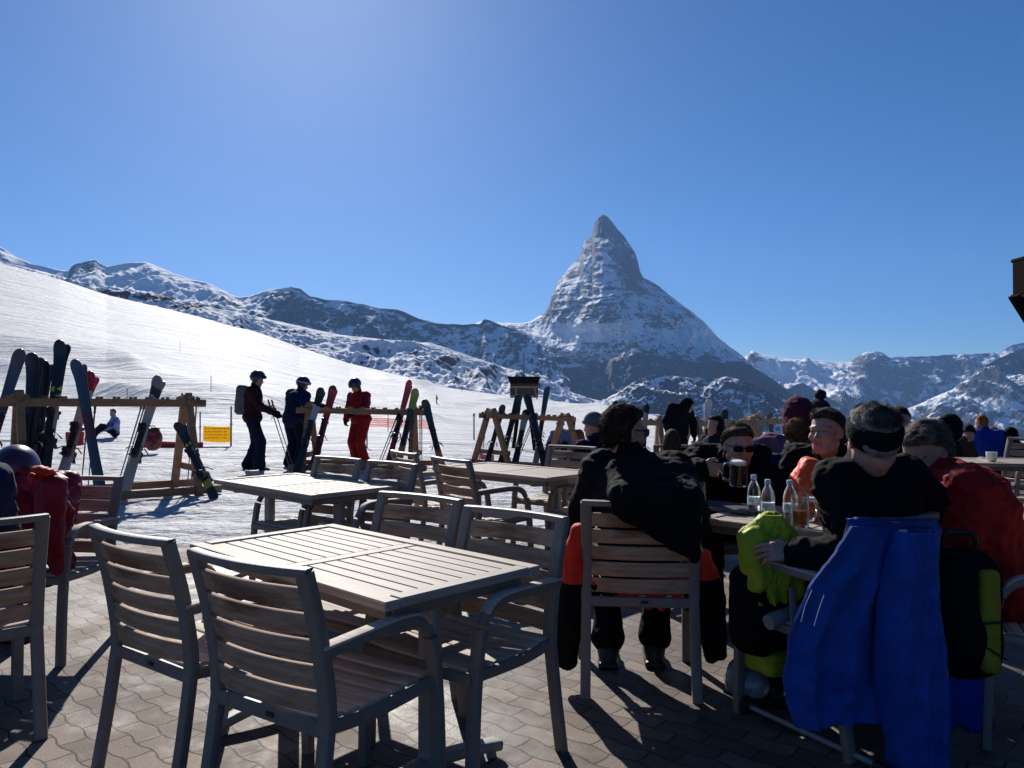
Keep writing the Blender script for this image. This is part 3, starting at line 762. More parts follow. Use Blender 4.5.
def make_table(name, x, y, f, Lx, W, label, feet_along=.45):
    """long axis = local x; f = direction of local y"""
    root = empty(name, (x, y, gz(x, y)), yaw_of(f), label, 'table', 'slatted terrace tables')
    H = .735; th = .030; bw = .062
    tp = MB()
    n = 9; inner = W - 2 * bw; sw = inner / n
    for s in (-1, 1):
        tp.box((0, s * (W/2 - bw/2), H - th/2), (Lx, bw - .003, th), .004)
    for (xa, xb) in ((-Lx/2 + bw, -.034), (.034, Lx/2 - bw)):
        for i in range(n):
            yy = -inner/2 + sw * (i + .5)
            tp.box(((xa + xb)/2, yy, H - th/2 - .0015), (xb - xa - .003, sw - .005, th - .006), .003)
    t = tp.build('tabletop', W_TOP, root)
    e = MB()
    for s in (-1, 1): e.box((s * (Lx/2 - bw/2), 0, H - th/2 + .0015), (bw - .002, inner - .002, th), .004)
    e.box((0, 0, H - th/2 - .001), (.062, inner - .004, th - .004), .003)
    e.build('cross_board', W_TOPX, t)
    ap = MB(); zz = H - th - .022
    for s in (-1, 1): ap.box((0, s * (W/2 - .05), zz), (Lx - .10, .022, .040), .003)
    for s in (-1, 1): ap.box((s * (Lx/2 - .05), 0, zz), (.022, W - .125, .038), .003)
    ap.box((0, 0, zz - .002), (Lx - .13, .06, .034), .003)
    ap.build('apron', M_METAL, root)
    for s in (-1, 1):
        px = s * feet_along * Lx / 1.3
        MB().sweep([(px, 0, .07), (px, 0, H - th - .040)], rrect(.088, .052, .018, 4), up=(0, 1, 0)).build('pedestal', M_METAL2, root)
        ft = MB()
        P = [(px, yy, .038 + .045 * (1 - (abs(yy) / .33) ** 1.6)) for yy in np.linspace(-.33, .33, 17)]
        ft.sweep(P, rrect(.064, .038, .012, 3), up=(0, 0, 1))
        for q in (-1, 1): ft.lathe([(.018, 0), (.02, .004), (.018, .022)], (px, q * .30, 0), 12)
        fo = ft.build('foot', M_METAL2, root)
        ar = MB().sweep([(px, -W/2 + .07, zz - .02), (px, 0, zz - .035), (px, W/2 - .07, zz - .02)], rrect(.06, .028, .008), up=(0, 0, 1))
        ar.build('bracket', M_METAL, root)
    return root

SH = (.688, .725)
make_table('terrace_table', -.615, 3.01, SH, 1.32, .70, 'empty weathered wooden table nearest the camera, with one crossboard and a pale grey pedestal', .45)
make_table('terrace_table', -1.47, 5.45, SH, 1.30, .68, 'empty wooden table with a small ashtray, standing half on the snow', .45)
make_table('terrace_table', .02, 6.44, SH, 1.30, .68, 'wooden table behind the sunglasses man, below the dark box on stilts', .45)
make_table('terrace_table', 1.53, 3.80, SH, 1.00, .68, 'wooden table crowded with water bottles and beer glasses', .35)
make_table('terrace_table', 4.5, 7.3, (.2, .98), 1.30, .68, 'far table with a white cup at the right edge, beyond the red jacket', .45)

chair(-1.12, 2.91, (.59, .81), 'empty chair seen from behind at the left end of the nearest table')
chair(-.585, 2.49, (.55, .835), 'empty chair seen from behind, closest to the camera, with reddish stains on its slats')
chair(-.62, 3.36, (-.60, -.80), 'empty chair facing the camera behind the nearest table, the left one of two')
chair(-.19, 2.88, (-.62, -.78), 'empty chair facing the camera at the right corner of the nearest table')
chair(-2.23, 3.11, (-.68, .73), 'chair cut by the left edge, holding the person in navy')
chair(-2.50, 4.13, (-.05, -1), 'chair with reddish slats behind the purple helmet')
chair(-1.50, 5.56, (-.62, -.78), 'chair beyond the ashtray table, in front of the navy skier')
chair(-1.04, 5.16, (-.66, -.75), 'chair beyond the ashtray table, in front of the red skier')
chair(-.62, 6.55, (.85, .50), 'small chair seen side-on below the black and orange skis')
chair(-.20, 5.92, (.80, .60), 'chair with sunlit top rail left of the table below the stilted box')
chair(.36, 6.85, (-.60, -.80), 'pale chair right of the stilted box, beyond its table')
chair(.62, 6.15, (-.80, .60), 'chair half hidden behind the elbow of the man in black with sunglasses')
chair(.60, 3.74, (.10, .995), 'chair of the man in black, draped with a red and black jacket')
chair(1.31, 3.25, (-.49, .87), 'chair of the man with the headband, draped with the blue jacket')
chair(2.14, 3.12, (-.90, .43), 'chair under the man in the red jacket')
chair(1.33, 4.85, (.0, -1), 'chair under the man drinking dark beer')
chair(1.80, 4.52, (-.35, -.93), 'chair behind the man with the orange lined jacket')
chair(1.55, 6.9, (-.1, -1), 'chair with reddish slats behind the child in crimson')
chair(3.28, 4.85, (-1, .12), 'chair with sunlit slats at the right edge, beyond the red jacket')
chair(2.55, 2.85, (.3, .95), 'chair cut by the right edge beside the red jacket')
chair(4.35, 8.3, (.3, -.95), 'far chair left of the white cup, by the person in royal blue')
chair(5.25, 8.2, (-.9, -.3), 'far chair with a bright slat behind the white cup')
chair(5.3, 7.2, (-.9, .2), 'far chair at the right edge beside the white cup')
chair(6.2, 8.6, (-.4, -.9), 'farthest chair at the right edge')

# ------------------------------------------------------------------ things on the tables
M_GLASS = bpy.data.materials.new('glass'); t_, N_, L_ = nt(M_GLASS)
b_ = N_['Principled BSDF']; b_.inputs['Base Color'].default_value = (.93, .97, .98, 1); b_.inputs['Roughness'].default_value = .06; b_.inputs['Transmission Weight'].default_value = 1; b_.inputs['IOR'].default_value = 1.33
nzg = N_.new('ShaderNodeTexNoise'); nzg.inputs['Scale'].default_value = 60; bpg = N_.new('ShaderNodeBump'); bpg.inputs['Strength'].default_value = .25; bpg.inputs['Distance'].default_value = .002
L_.new(nzg.outputs['Fac'], bpg.inputs['Height']); L_.new(bpg.outputs[0], b_.inputs['Normal'])
def liquid(name, col):
    m = bpy.data.materials.new(name); t, N, L = nt(m); b = N['Principled BSDF']; b.inputs['Base Color'].default_value = (*col, 1); b.inputs['Roughness'].default_value = .08
    b.inputs['Transmission Weight'].default_value = .85; b.inputs['IOR'].default_value = 1.2
    n = N.new('ShaderNodeTexNoise'); n.inputs['Scale'].default_value = 30; bp = N.new('ShaderNodeBump'); bp.inputs['Strength'].default_value = .1; L.new(n.outputs['Fac'], bp.inputs['Height']); L.new(bp.outputs[0], b.inputs['Normal'])
    return m
M_BEER = liquid('golden_beer', (.75, .33, .05)); M_DARKBEER = liquid('dark_beer', (.10, .025, .008))
M_FOAM = mat('foam', (.75, .72, .66), rough=.9, var=.05, bump=.3)
M_CAP = mat('pale_cap', (.42, .55, .62), rough=.4, var=.1)
M_LABEL = mat('bottle_label', (.50, .60, .66), rough=.5, var=.4, scale=60)
TZ = .735
def bottle(x, y, label, h=.205):
    o = MB().lathe([(.026, 0), (.031, .006), (.032, .03), (.030, .06), (.032, .09), (.0315, .125), (.026, .150), (.015, .172), (.0125, .180), (.0125, .188)], seg=18).build('water_bottle', M_GLASS, None, 60)
    o.location = (x, y, TZ); tag(o, label, 'bottle', 'water bottles on the crowded table')
    MB().lathe([(.0145, .184), (.0148, .188), (.0145, .203), (.012, .206)], seg=16).build('bottle_cap', M_CAP, o, 40)
    MB().lathe([(.0323, .055), (.0324, .057), (.0328, .093), (.0326, .095)], seg=18).build('bottle_label', M_LABEL, o, 60)
def on_top(px, py, z=TZ):
    a, b = ray(px, py); Y = (z - EYE) / b; return a * Y, Y
def beer_glass(x, y, label, r=.041, h=.155, fill=.6, liq=M_BEER, z=TZ, handle=True, foam=True, name='beer_mug'):
    o = MB().lathe([(r*.9, 0), (r, .006), (r, h), (r - .004, h), (r - .005, .014), (.002, .012)], seg=20).build(name, M_GLASS, None, 50)
    o.location = (x, y, z); tag(o, label, 'glass', 'drinks at the crowded table')
    MB().lathe([(r - .0065, .015), (r - .0062, .02), (r - .0060, h * fill)], seg=20).build('beer', liq, o, 50)
    if foam: MB().lathe([(r - .0064, h * fill + .001), (r - .006, h * fill + .003), (r - .006, h * fill + .016), (r - .010, h * fill + .020)], seg=20).build('foam', M_FOAM, o, 50)
    if handle:
        MB().tube(curve_pts([(r - .002, 0, h*.82), (r + .028, 0, h*.78), (r + .036, 0, h*.5), (r + .024, 0, h*.24), (r - .002, 0, h*.2)], 5), .006, 8).build('handle', M_GLASS, o, 60)
    return o
for (px, py, lb) in ((754, 515, 'water bottle next to the tray, left one of the front pair'), (768, 522, 'water bottle in front of the drinking man, right one of the front pair'),
                     (790, 523, 'water bottle just left of the golden beer mug'), (823, 519, 'water bottle partly hidden by the sleeve of the headband man')):
    bx, by = on_top(px, py); bottle(bx, by, lb)
bx, by = on_top(800, 527); beer_glass(bx, by, 'half full mug of golden beer without foam on the near edge of the crowded table', fill=.5, foam=False)
bx, by = on_top(806, 514); beer_glass(bx, by, 'nearly empty clear mug behind the golden beer', fill=.12, foam=False)
bx, by = on_top(699, 516); beer_glass(bx, by, 'almost empty footed glass at the left corner of the crowded table', r=.034, h=.17, fill=.45, handle=False, foam=True, name='beer_glass')
# tray
M_TRAY = mat('tray_grey', (.09, .095, .10), rough=.35, var=.2)
tr = MB().box((0, 0, .006), (.36, .25, .008), .003)
for s in (-1, 1): tr.box((s*.18, 0, .012), (.012, .262, .016), .004); tr.box((0, s*.125, .012), (.372, .012, .016), .004)
bx, by = on_top(727, 509); tr = tr.build('serving_tray', M_TRAY); tr.location = (bx, by, TZ); tr.rotation_euler = (0, 0, yaw_of(SH)); tag(tr, 'dark grey serving tray lying in front of the drinking man', 'tray')
# ashtray, cups
M_WHITE = mat('white_china', (.75, .75, .73), rough=.3, var=.05)
bx, by = on_top(252, 474); o = MB().lathe([(.045, 0), (.052, .004), (.052, .030), (.046, .032), (.042, .010), (.002, .009)], seg=20).build('ashtray', M_METAL2, None, 50); o.location = (bx, by, TZ); tag(o, 'small round metal ashtray on the middle left table', 'ashtray')
o = MB().lathe([(.03, 0), (.042, .01), (.048, .085), (.044, .087), (.040, .02), (.002, .015)], seg=18).build('cup', M_WHITE, None, 50); o.location = (4.45, 7.2, TZ + gz(4.5, 7.3)); tag(o, 'white cup on the far right table', 'cup')

# ------------------------------------------------------------------ corner of the mountain hut roof
M_DARKW = mat('tarred_wood', (.010, .006, .005), rough=.9, spec=.03, var=.3, scale=12, stretch=(1, 8, 1))
M_ROOF = mat('roof_slate', (.012, .012, .013), rough=.9, spec=.03, var=.3, scale=14, bump=.5)
def hut():
    a = at(1012, 287, 6.0)
    r = empty('building', (a.x + 4.0, 6.0, 0), 0, 'dark wooden mountain hut whose eave corner shows at the right edge', 'building')
    x0 = a.x - r.location.x; z1 = at(1012, 290, 6.0).z; 
    e = MB(); e.box((x0 + 4.0, -4.0, z1 + .08), (8.0, 8.0, .26), .01)
    e.build('eave', M_DARKW, r)
    e = MB(); e.box((x0 + 4.02, -4.0, z1 + .225), (8.04, 8.04, .03), .008); e.box((x0 + 4.0, -4.0, z1 - .065), (8.03, 8.03, .03), .008); e.build('roof', M_ROOF, r)
    for k in range(3):
        e = MB(); e.bar((x0 + .03, -.05 - 2*k, z1 - .02), (x0 + 1.1, -.05 - 2*k, z1 - 1.75), .12, .14)
        e.build('bracket', M_DARKW, r)
    e = MB(); e.box((x0 + 4.9, -4.4, z1/2 - .1), (7.6, 7.0, z1 - .12), .02); e.build('wall', M_DARKW, r)
hut()
bx, by = on_top(812, 521); beer_glass(bx, by, 'golden beer mug right of the half full one, against the sleeve of the headband man', fill=.62)
# ================================================================== ski racks and skis
W_RACK = mat_wood('rack_pine', (.20, .10, .05), (.36, .20, .11), stain=(.10, .045, .02), st_amt=.3)
W_RACKL = mat_wood('rack_pine_pale', (.27, .17, .10), (.43, .29, .18), stain=(.20, .10, .05), st_amt=.2, along=2)
def ski_rack(A, B, zt, label, spread=.55, m=None, rails=True):
    """A, B: (x, y) of the two trestles; zt: height of the rail above the snow at A and B"""
    m = m or W_RACK
    A = Vector((A[0], A[1], gz(*A))); B = Vector((B[0], B[1], gz(*B))); d = (B - A); d.z = 0; L_ = d.length; d.normalize(); n = Vector((-d.y, d.x, 0))
    ang = math.atan2(d.y, d.x)
    root = empty('ski_rack', A, ang, label, 'ski rack', 'wooden ski racks on the snow')
    inv = Matrix.Rotation(-ang, 3, 'Z')
    def lc(p): return inv @ (Vector(p) - A)
    for k, P in enumerate((A, B)):
        top = P + Vector((0, 0, zt[k] + .13))
        for s in (-1, 1):
            ft = P + n * s * spread; ft.z = gz(ft.x, ft.y)
            MB().bar(lc(ft + d * s * .0), lc(top + n * s * .05 + d * (.0)), .115, .085, up=(1, 0, 0), ch=.008).build('leg', m, root)
        c = MB(); q = .30
        c.bar(lc(P + n * (-spread * (1 - q)) + Vector((0, 0, zt[k] * q))) + Vector((.07, 0, 0)), lc(P + n * (spread * (1 - q)) + Vector((0, 0, zt[k] * q))) + Vector((.07, 0, 0)), .05, .09, over=.08, ch=.006)
        c.build('cross_brace', m, root)
        MB().bar(lc(top - n * .12) + Vector((0, 0, -.10)), lc(top + n * .12) + Vector((0, 0, -.10)), .15, .14, ch=.01).build('block', m, root)
    for s in (-1, 1):
        rl = MB(); a = A - d * .22 + n * s * .11 + Vector((0, 0, zt[0])); b = B + d * .22 + n * s * .11 + Vector((0, 0, zt[1]))
        rl.bar(lc(a), lc(b), .05, .10, ch=.006)
        k = int(L_ / .16)
        for i in range(k): 
            f = (i + .5) / k; p = a.lerp(b, f) + Vector((0, 0, .062)); rl.bar(lc(p - n * .03) , lc(p + n * .03), .035, .035, ch=.006)
        rl.build('rail', m, root)
    for s in (-1, 1):
        a = A - d * .25 + n * s * (spread * .93) + Vector((0, 0, .12)); b = B + d * .3 + n * s * (spread * .93) + Vector((0, 0, .12 + B.z - A.z))
        if rails: MB().bar(lc(a), lc(b), .05, .10, ch=.006).build('foot_rail', m, root)
    return root

SKM = {}
def ski_mat(name, segs, rough=.3):
    """topsheet with colour bands along its length (local z of the ski, metres)"""
    m = bpy.data.materials.new('topsheet_' + name); t, N, L = nt(m); b = N['Principled BSDF']; b.inputs['Roughness'].default_value = rough
    tc = N.new('ShaderNodeTexCoord'); sp = N.new('ShaderNodeSeparateXYZ'); L.new(tc.outputs['Object'], sp.inputs[0])
    mr = N.new('ShaderNodeMapRange'); mr.inputs[1].default_value = 0; mr.inputs[2].default_value = 1.7
    nz = N.new('ShaderNodeTexNoise'); nz.inputs['Scale'].default_value = 5; L.new(tc.outputs['Object'], nz.inputs['Vector'])
    md = N.new('ShaderNodeMath'); md.operation = 'MULTIPLY_ADD'; md.inputs[1].default_value = .25; L.new(nz.outputs['Fac'], md.inputs[0]); L.new(sp.outputs[2], md.inputs[2]); 
    sb = N.new('ShaderNodeMath'); sb.operation = 'SUBTRACT'; L.new(md.outputs[0], sb.inputs[0]); sb.inputs[1].default_value = .125
    L.new(sb.outputs[0], mr.inputs[0])
    cr = N.new('ShaderNodeValToRGB'); cr.color_ramp.interpolation = 'CONSTANT'
    els = cr.color_ramp.elements
    els[0].position = 0; els[0].color = (*segs[0][1], 1); els.remove(els[1])
    for p, c in segs[1:]: e = els.new(p); e.color = (*c, 1)
    L.new(mr.outputs[0], cr.inputs[0]); L.new(cr.outputs[0], b.inputs['Base Color'])
    return m
def ski_pair(foot, tip, label, m, width=.115, face=None, bind=True, bcol=None, one=False, mark=None, length=1.68, gap=.016):
    """foot: point on the snow; tip: the direction the tips point to (world points)"""
    width *= 1.22; foot = Vector(foot); tip = Vector(tip); ax = (tip - foot).normalized(); length = (tip - foot).length if length is None else length
    fc = Vector(face or (0, -1, 0)); fc = (fc - ax * fc.dot(ax)).normalized(); sd_ = ax.cross(fc) * -1
    R = Matrix((sd_, fc, ax)).transposed().to_4x4()      # local x = across, y = topsheet side, z = along
    root = bpy.data.objects.new('ski_pair' if not one else 'single_ski', None); COL.objects.link(root); root.empty_display_size = .1
    root.matrix_world = Matrix.Translation(foot) @ R
    tag(root, label, 'skis', 'skis leaning on the racks')
    bm_ = bcol or M_BLACKP
    for k in ((0, 1) if not one else (0,)):
        yo = (k * 2 - 1) * gap if not one else 0
        sg = 1 if k else -1
        P, S = [], []
        for i in range(34):
            f = i / 24 * .9 if i < 24 else .9 + .1 * math.sin(math.pi / 2 * (i - 23) / 10); z = f * length
            wd = 1.0 - .30 * math.sin(math.pi * min(1, f / .95)) ** 1.0 if f < .93 else 1.0
            if f > .94: wd *= math.sqrt(max(.02, 1 - ((f - .94) / .06) ** 2.6))
            if f < .03: wd *= .7 + 10 * f
            cur = .075 * max(0, (f - .86) / .14) ** 1.8
            P.append((0, yo + sg * cur, z)); S.append((wd, 1 if f < .97 else .7))
        sk = MB().sweep(P, [(q[0], q[1]) for q in rrect(width, .013, .004)], up=(0, 1, 0), scale=S)
        s_o = sk.build('ski', m, root, 40)
        if mark and k == (1):
            mk = MB()
            for (z0, sc) in mark[1]:
                w2 = width * .42 * sc
                y = .0085 + yo
                mk.add([(-w2, y, z0 + .06*sc), (-w2, y, z0 + .0*sc), (-w2*.2, y, z0 + .03*sc), (w2, y, z0 + .03*sc), (w2*.1, y, z0 + .065*sc), (w2*.1, y, z0 - .005*sc), (-w2, y, z0 - .02*sc), (-w2, y, z0 - .07*sc), (0, y, z0 - .045*sc)], [(0, 1, 2), (4, 5, 3), (6, 7, 8)])
            mk.build('emblem', mark[0], s_o)
        if bind:
            bb = MB(); zc = length * .46; yy = yo + sg * .007
            bb.box((0, yy + sg * .022, zc + .14), (.072, .044, .10), .012); bb.box((0, yy + sg * .045, zc + .18), (.080, .030, .05), .010)
            bb.box((0, yy + sg * .012, zc), (.060, .022, .30), .005)
            bb.box((0, yy + sg * .030, zc - .15), (.070, .058, .10), .012); bb.box((0, yy + sg * .065, zc - .13), (.055, .035, .06), .012)
            bb.bar((0, yy + sg * .07, zc - .16), (0, yy + sg * .11, zc - .21), .035, .012, ch=.004)
            bb.bar((.045, yy + sg * .01, zc - .06), (.085, yy + sg * .05, zc - .12), .010, .012); bb.bar((-.045, yy + sg * .01, zc - .06), (-.085, yy + sg * .05, zc - .12), .010, .012)
            bb.v = [((x_) * 1.3, yy + (y_ - yy) * 1.35, zc + (z_ - zc) * 1.15) for x_, y_, z_ in bb.v]
            bb.build('binding', bm_, root, 35)
    return root
def ski_poles(foot, top, label, off=(.05, .02, 0), m=None):
    foot = Vector(foot); top = Vector(top); root = empty('ski_poles', foot, 0, label, 'ski poles', 'ski poles leaning on the racks')
    v = top - foot
    for k in (0, 1):
        o = Vector(off) * k
        p = MB().tube([o, v + o], .009, 8, scale=[.7, 1.2]).build('pole', m or M_METAL, root, 50)
        d = v.normalized(); q = d.to_track_quat('Z', 'Y').to_matrix()
        MB().lathe([(.012, 0), (.016, .01), (.013, .05), (.017, .08), (.015, .13), (.02, .14)], o + v - d * .02, 10, q).build('grip', M_BLACKP, p, 50)
        MB().lathe([(.006, 0), (.035, .004), (.035, .008), (.006, .014)], o + d * .06, 12, q).build('basket', M_BLACKP, p, 50)
    return root

K = (.012, .012, .014)
blk = ski_mat('black', [(0, K), (.5, (.02, .02, .025))])
blk_w = ski_mat('black_pale', [(0, K), (.42, (.03, .03, .035)), (.55, (.36, .37, .36)), (.74, K)])
grey = ski_mat('grey', [(0, (.16, .17, .19)), (.5, (.10, .11, .14)), (.8, (.07, .075, .10))], .25)
greyr = ski_mat('grey_red', [(0, (.05, .06, .075)), (.55, (.14, .03, .03)), (.74, (.06, .07, .09))], .3)
pinkish = ski_mat('white_pink', [(0, (.45, .38, .36)), (.35, (.50, .22, .17)), (.62, (.55, .42, .38)), (.90, (.45, .02, .02))])
beige = ski_mat('beige', [(0, (.34, .32, .29)), (.4, (.42, .40, .38)), (.84, (.05, .045, .045)), (.9, (.25, .22, .2))])
yel = ski_mat('black_yellow', [(0, K), (.1, (.30, .28, .02)), (.14, K), (.2, (.25, .25, .02)), (.24, K), (.82, (.35, .38, .03)), (.9, K)])
red = ski_mat('red', [(0, (.12, .01, .012)), (.35, (.42, .025, .03)), (.93, (.05, .01, .01))])
redt = ski_mat('bright_red', [(0, (.20, .012, .02)), (.5, (.55, .05, .05))])
ygr = ski_mat('yellow_green', [(0, (.30, .16, .05)), (.45, (.04, .05, .04)), (.7, (.25, .30, .05)), (.88, (.35, .28, .06))])
orb = ski_mat('orange_black', [(0, (.50, .12, .03)), (.42, (.02, .05, .04)), (.75, (.02, .02, .025))])
wht = ski_mat('white', [(0, (.5, .5, .48)), (.6, (.60, .60, .58))])
LIME = mat('lime_print', (.50, .58, .03), rough=.4, var=.05)

# rack at the left
RA, RB = (-5.95, 9.35), (-4.45, 10.6)
ski_rack(RA, RB, (1.27, 1.25), 'long brown ski rack at the left with skis and snowboards leaning on it')
def lean(pxt, pyt, Yt, pxb, Yb): 
    """tip position and foot position from picture columns and real depths"""
    t = at(pxt, pyt, Yt); a, _ = ray(pxb, 480); x = a * Yb; return Vector((x, Yb, gz(x, Yb) + .03)), t
for (pt, Yt, pb, Yb, lb, m, kw) in (
    ((21, 350), 9.6, -28, 9.1, 'silver grey skis leaning far over at the left end of the left rack', grey, dict(width=.12, face=(.5, -.8, 0))),
    ((35, 355), 9.9, 24, 9.3, 'plain black skis next to the silver ones on the left rack', blk, dict(width=.15)),
    ((47, 362), 10.1, 30, 9.5, 'second plain black skis, just left of the ones with a lime emblem', blk, dict(width=.13)),
    ((63, 342), 10.0, 40, 9.4, 'tallest black skis with a lime triangle emblem on the left rack', blk_w, dict(width=.135, mark=(LIME, [(1.42, 1.2)]))),
    ((78, 362), 9.6, 104, 8.9, 'dark grey and red skis standing in front of the left rack, bases outward', greyr, dict(width=.12, bind=False)),
    ((93, 374), 10.3, 54, 9.5, 'white and pink skis with red tips on the left rack', pinkish, dict(width=.13)),
    ((160, 378), 10.5, 122, 9.8, 'beige skis with dark bindings in the middle of the left rack', beige, dict(width=.12)),
    ((179, 424), 10.2, 215, 9.9, 'short black and yellow skis crossing the right trestle of the left rack', yel, dict(width=.10, mark=(LIME, [(.80, .9)])))):
    f, t = lean(pt[0], pt[1], Yt, pb, Yb)
    kw.setdefault('length', None)
    ski_pair(f, t, lb, m, **kw)
f, t = lean(88, 412, 10.0, 80, 9.6); ski_poles(f, t, 'pair of thin dark ski poles beside the grey and red skis', (.07, .03, 0))
f, t = lean(141, 408, 10.3, 112, 9.4); ski_poles(f, t, 'grey ski poles beside the beige skis', (.03, .02, 0), M_METAL2)
f, t = lean(193, 405, 10.9, 187, 10.4); ski_poles(f, t, 'thin dark ski poles inside the right trestle of the left rack', (.04, .02, 0))

# rack between the skiers
ski_rack((-3.70, 14.2), (-1.80, 14.2), (1.12, 1.08), 'ski rack between the navy skier and the red and yellow skis', .55)
for (pt, Yt, pb, Yb, lb, m, kw) in (
    ((322, 389), 14.0, 296, 13.4, 'dark skis with a round black tip behind the left trestle of the middle rack', blk_w, dict(width=.12)),
    ((334, 387), 14.6, 312, 14.0, 'red skis with dark tips beside the navy skier', red, dict(width=.13)),
    ((410, 382), 14.5, 386, 13.8, 'bright red skis with forked tips on the middle rack', redt, dict(width=.10, gap=.03)),
    ((416, 390), 14.1, 396, 13.5, 'dark skis with yellow tips next to the bright red ones', ygr, dict(width=.12)),
    ((425, 401), 14.0, 444, 13.5, 'black skis with orange tails at the right end of the middle rack', orb, dict(width=.12))):
    f, t = lean(pt[0], pt[1], Yt, pb, Yb); kw.setdefault('length', None); ski_pair(f, t, lb, m, **kw)
f, t = lean(396, 419, 14.0, 374, 13.4); ski_poles(f, t, 'ski poles leaning left of the bright red skis', (.04, .02, 0))
f, t = lean(420, 412, 14.1, 420, 13.7); ski_poles(f, t, 'upright thin poles by the right trestle of the middle rack', (.03, .02, 0))

# rack in the centre
ski_rack((-.42, 15.6), (1.18, 17.2), (1.06, 1.06), 'crowded ski rack in the centre below the dark box on stilts', .55)
for (pt, Yt, pb, Yb, lb, m, kw) in (
    ((519, 396), 16.3, 500, 15.6, 'black skis leaning left in the centre rack, right below the box', blk, dict(width=.13)),
    ((527, 396), 16.5, 546, 15.6, 'black skis leaning right in the centre rack, crossing the rail', blk, dict(width=.14)),
    ((547, 389), 17.2, 535, 16.2, 'tall slender dark grey skis right of the box', grey, dict(width=.11)),
    ((526, 412), 16.4, 514, 15.5, 'pale and black skis in the middle of the centre rack', blk_w, dict(width=.13)),
    ((503, 406), 16.0, 486, 15.5, 'dark skis behind the left trestle of the centre rack', blk, dict(width=.11)),
    ((533, 415), 16.4, 547, 15.5, 'dark skis with bindings just right of the crossing pair', blk_w, dict(width=.12))):
    f, t = lean(pt[0], pt[1], Yt, pb, Yb); kw.setdefault('length', None); ski_pair(f, t, lb, m, **kw)
f, t = lean(533, 418, 16.2, 513, 15.7); ski_poles(f, t, 'thin ski poles slanting across the centre rack', (.04, .02, 0))
f, t = lean(485, 420, 15.4, 478, 15.0); ski_poles(f, t, 'dark ski poles at the left trestle of the centre rack', (.04, .02, 0))

# racks behind the tables on the right
ski_rack((1.75, 15.0), (2.85, 15.0), (1.05, 1.05), 'pale ski rack right behind the head of the sunglasses man', .5, W_RACKL)
ski_rack((3.42, 14.6), (4.7, 15.4), (1.05, 1.05), 'pale ski rack behind the dark haired woman', .5, W_RACKL)
ski_rack((5.0, 16.0), (6.1, 16.3), (1.10, 1.10), 'pale ski rack left of the mauve jacket', .5, W_RACKL)
for (pt, Yt, pb, Yb, lb, m, kw) in (
    ((615, 402), 15.1, 612, 14.6, 'black ski tips above the head of the sunglasses man', blk, dict(width=.10)),
    ((646, 405), 15.1, 642, 14.6, 'dark ski tips between the sunglasses man and the pale rack', blk_w, dict(width=.10)),
    ((708, 401), 15.3, 704, 14.6, 'white skis standing upright behind the dark haired woman', wht, dict(width=.12)),
    ((724, 411), 15.3, 728, 14.7, 'black skis above the hair of the drinking man', blk, dict(width=.11)),
    ((760, 412), 16.1, 750, 15.6, 'pale skis crossing the rack left of the mauve jacket', beige, dict(width=.10)),
    ((769, 414), 16.2, 776, 15.7, 'grey skis standing next to the mauve jacket', grey, dict(width=.10))):
    f, t = lean(pt[0], pt[1], Yt, pb, Yb); kw.setdefault('length', None); ski_pair(f, t, lb, m, **kw)

# ------------------------------------------------------------------ box on stilts, banners, fence, far things
def box_hut():
    Y = 24.0; c = at(524, 400, Y); g = float(gz(c.x, Y)); r = empty('loudspeaker_box', (c.x, Y, g), 0, 'dark wooden box with a flat roof on two stilts behind the centre rack', 'box')
    z0 = c.z - g; w = 1.0
    MB().box((0, 0, z0 + .30), (w * .86, .6, .46), .01).build('cabinet', mat('grey_boards', (.05, .045, .045), rough=.8, var=.4, scale=20, stretch=(1, 1, 8)), r)
    MB().sweep([(0, 0, z0 + .50), (0, 0, z0 + .72)], [(-.42, -.33), (.42, -.33), (.42, .33), (-.42, .33)], up=(0, 1, 0), scale=[1.02, 1.22]).build('roof', M_ROOF, r, 20)
    f = MB(); f.bar((-.42, -.31, z0 + .12), (.30, -.31, z0 + .12), .04, .05); f.bar((-.42, -.31, z0 + .40), (.42, -.31, z0 + .40), .04, .05); f.bar((-.25, -.312, z0 + .08), (-.25, -.312, z0 + .42), .05, .04); f.bar((.30, -.31, z0 + .42), (.40, -.31, z0 + .02), .05, .04)
    f.build('railing', W_RACKL, r)
    for s in (-1, 1): MB().bar((s * .12, 0, z0 + .08), (s * .35, 0, -.1), .12, .12).build('stilt', M_DARKW, r)
    MB().tube([(0, .2, z0 + .7), (0, .2, z0 + 1.5)], .018, 8).build('antenna', M_METAL, r)
box_hut()

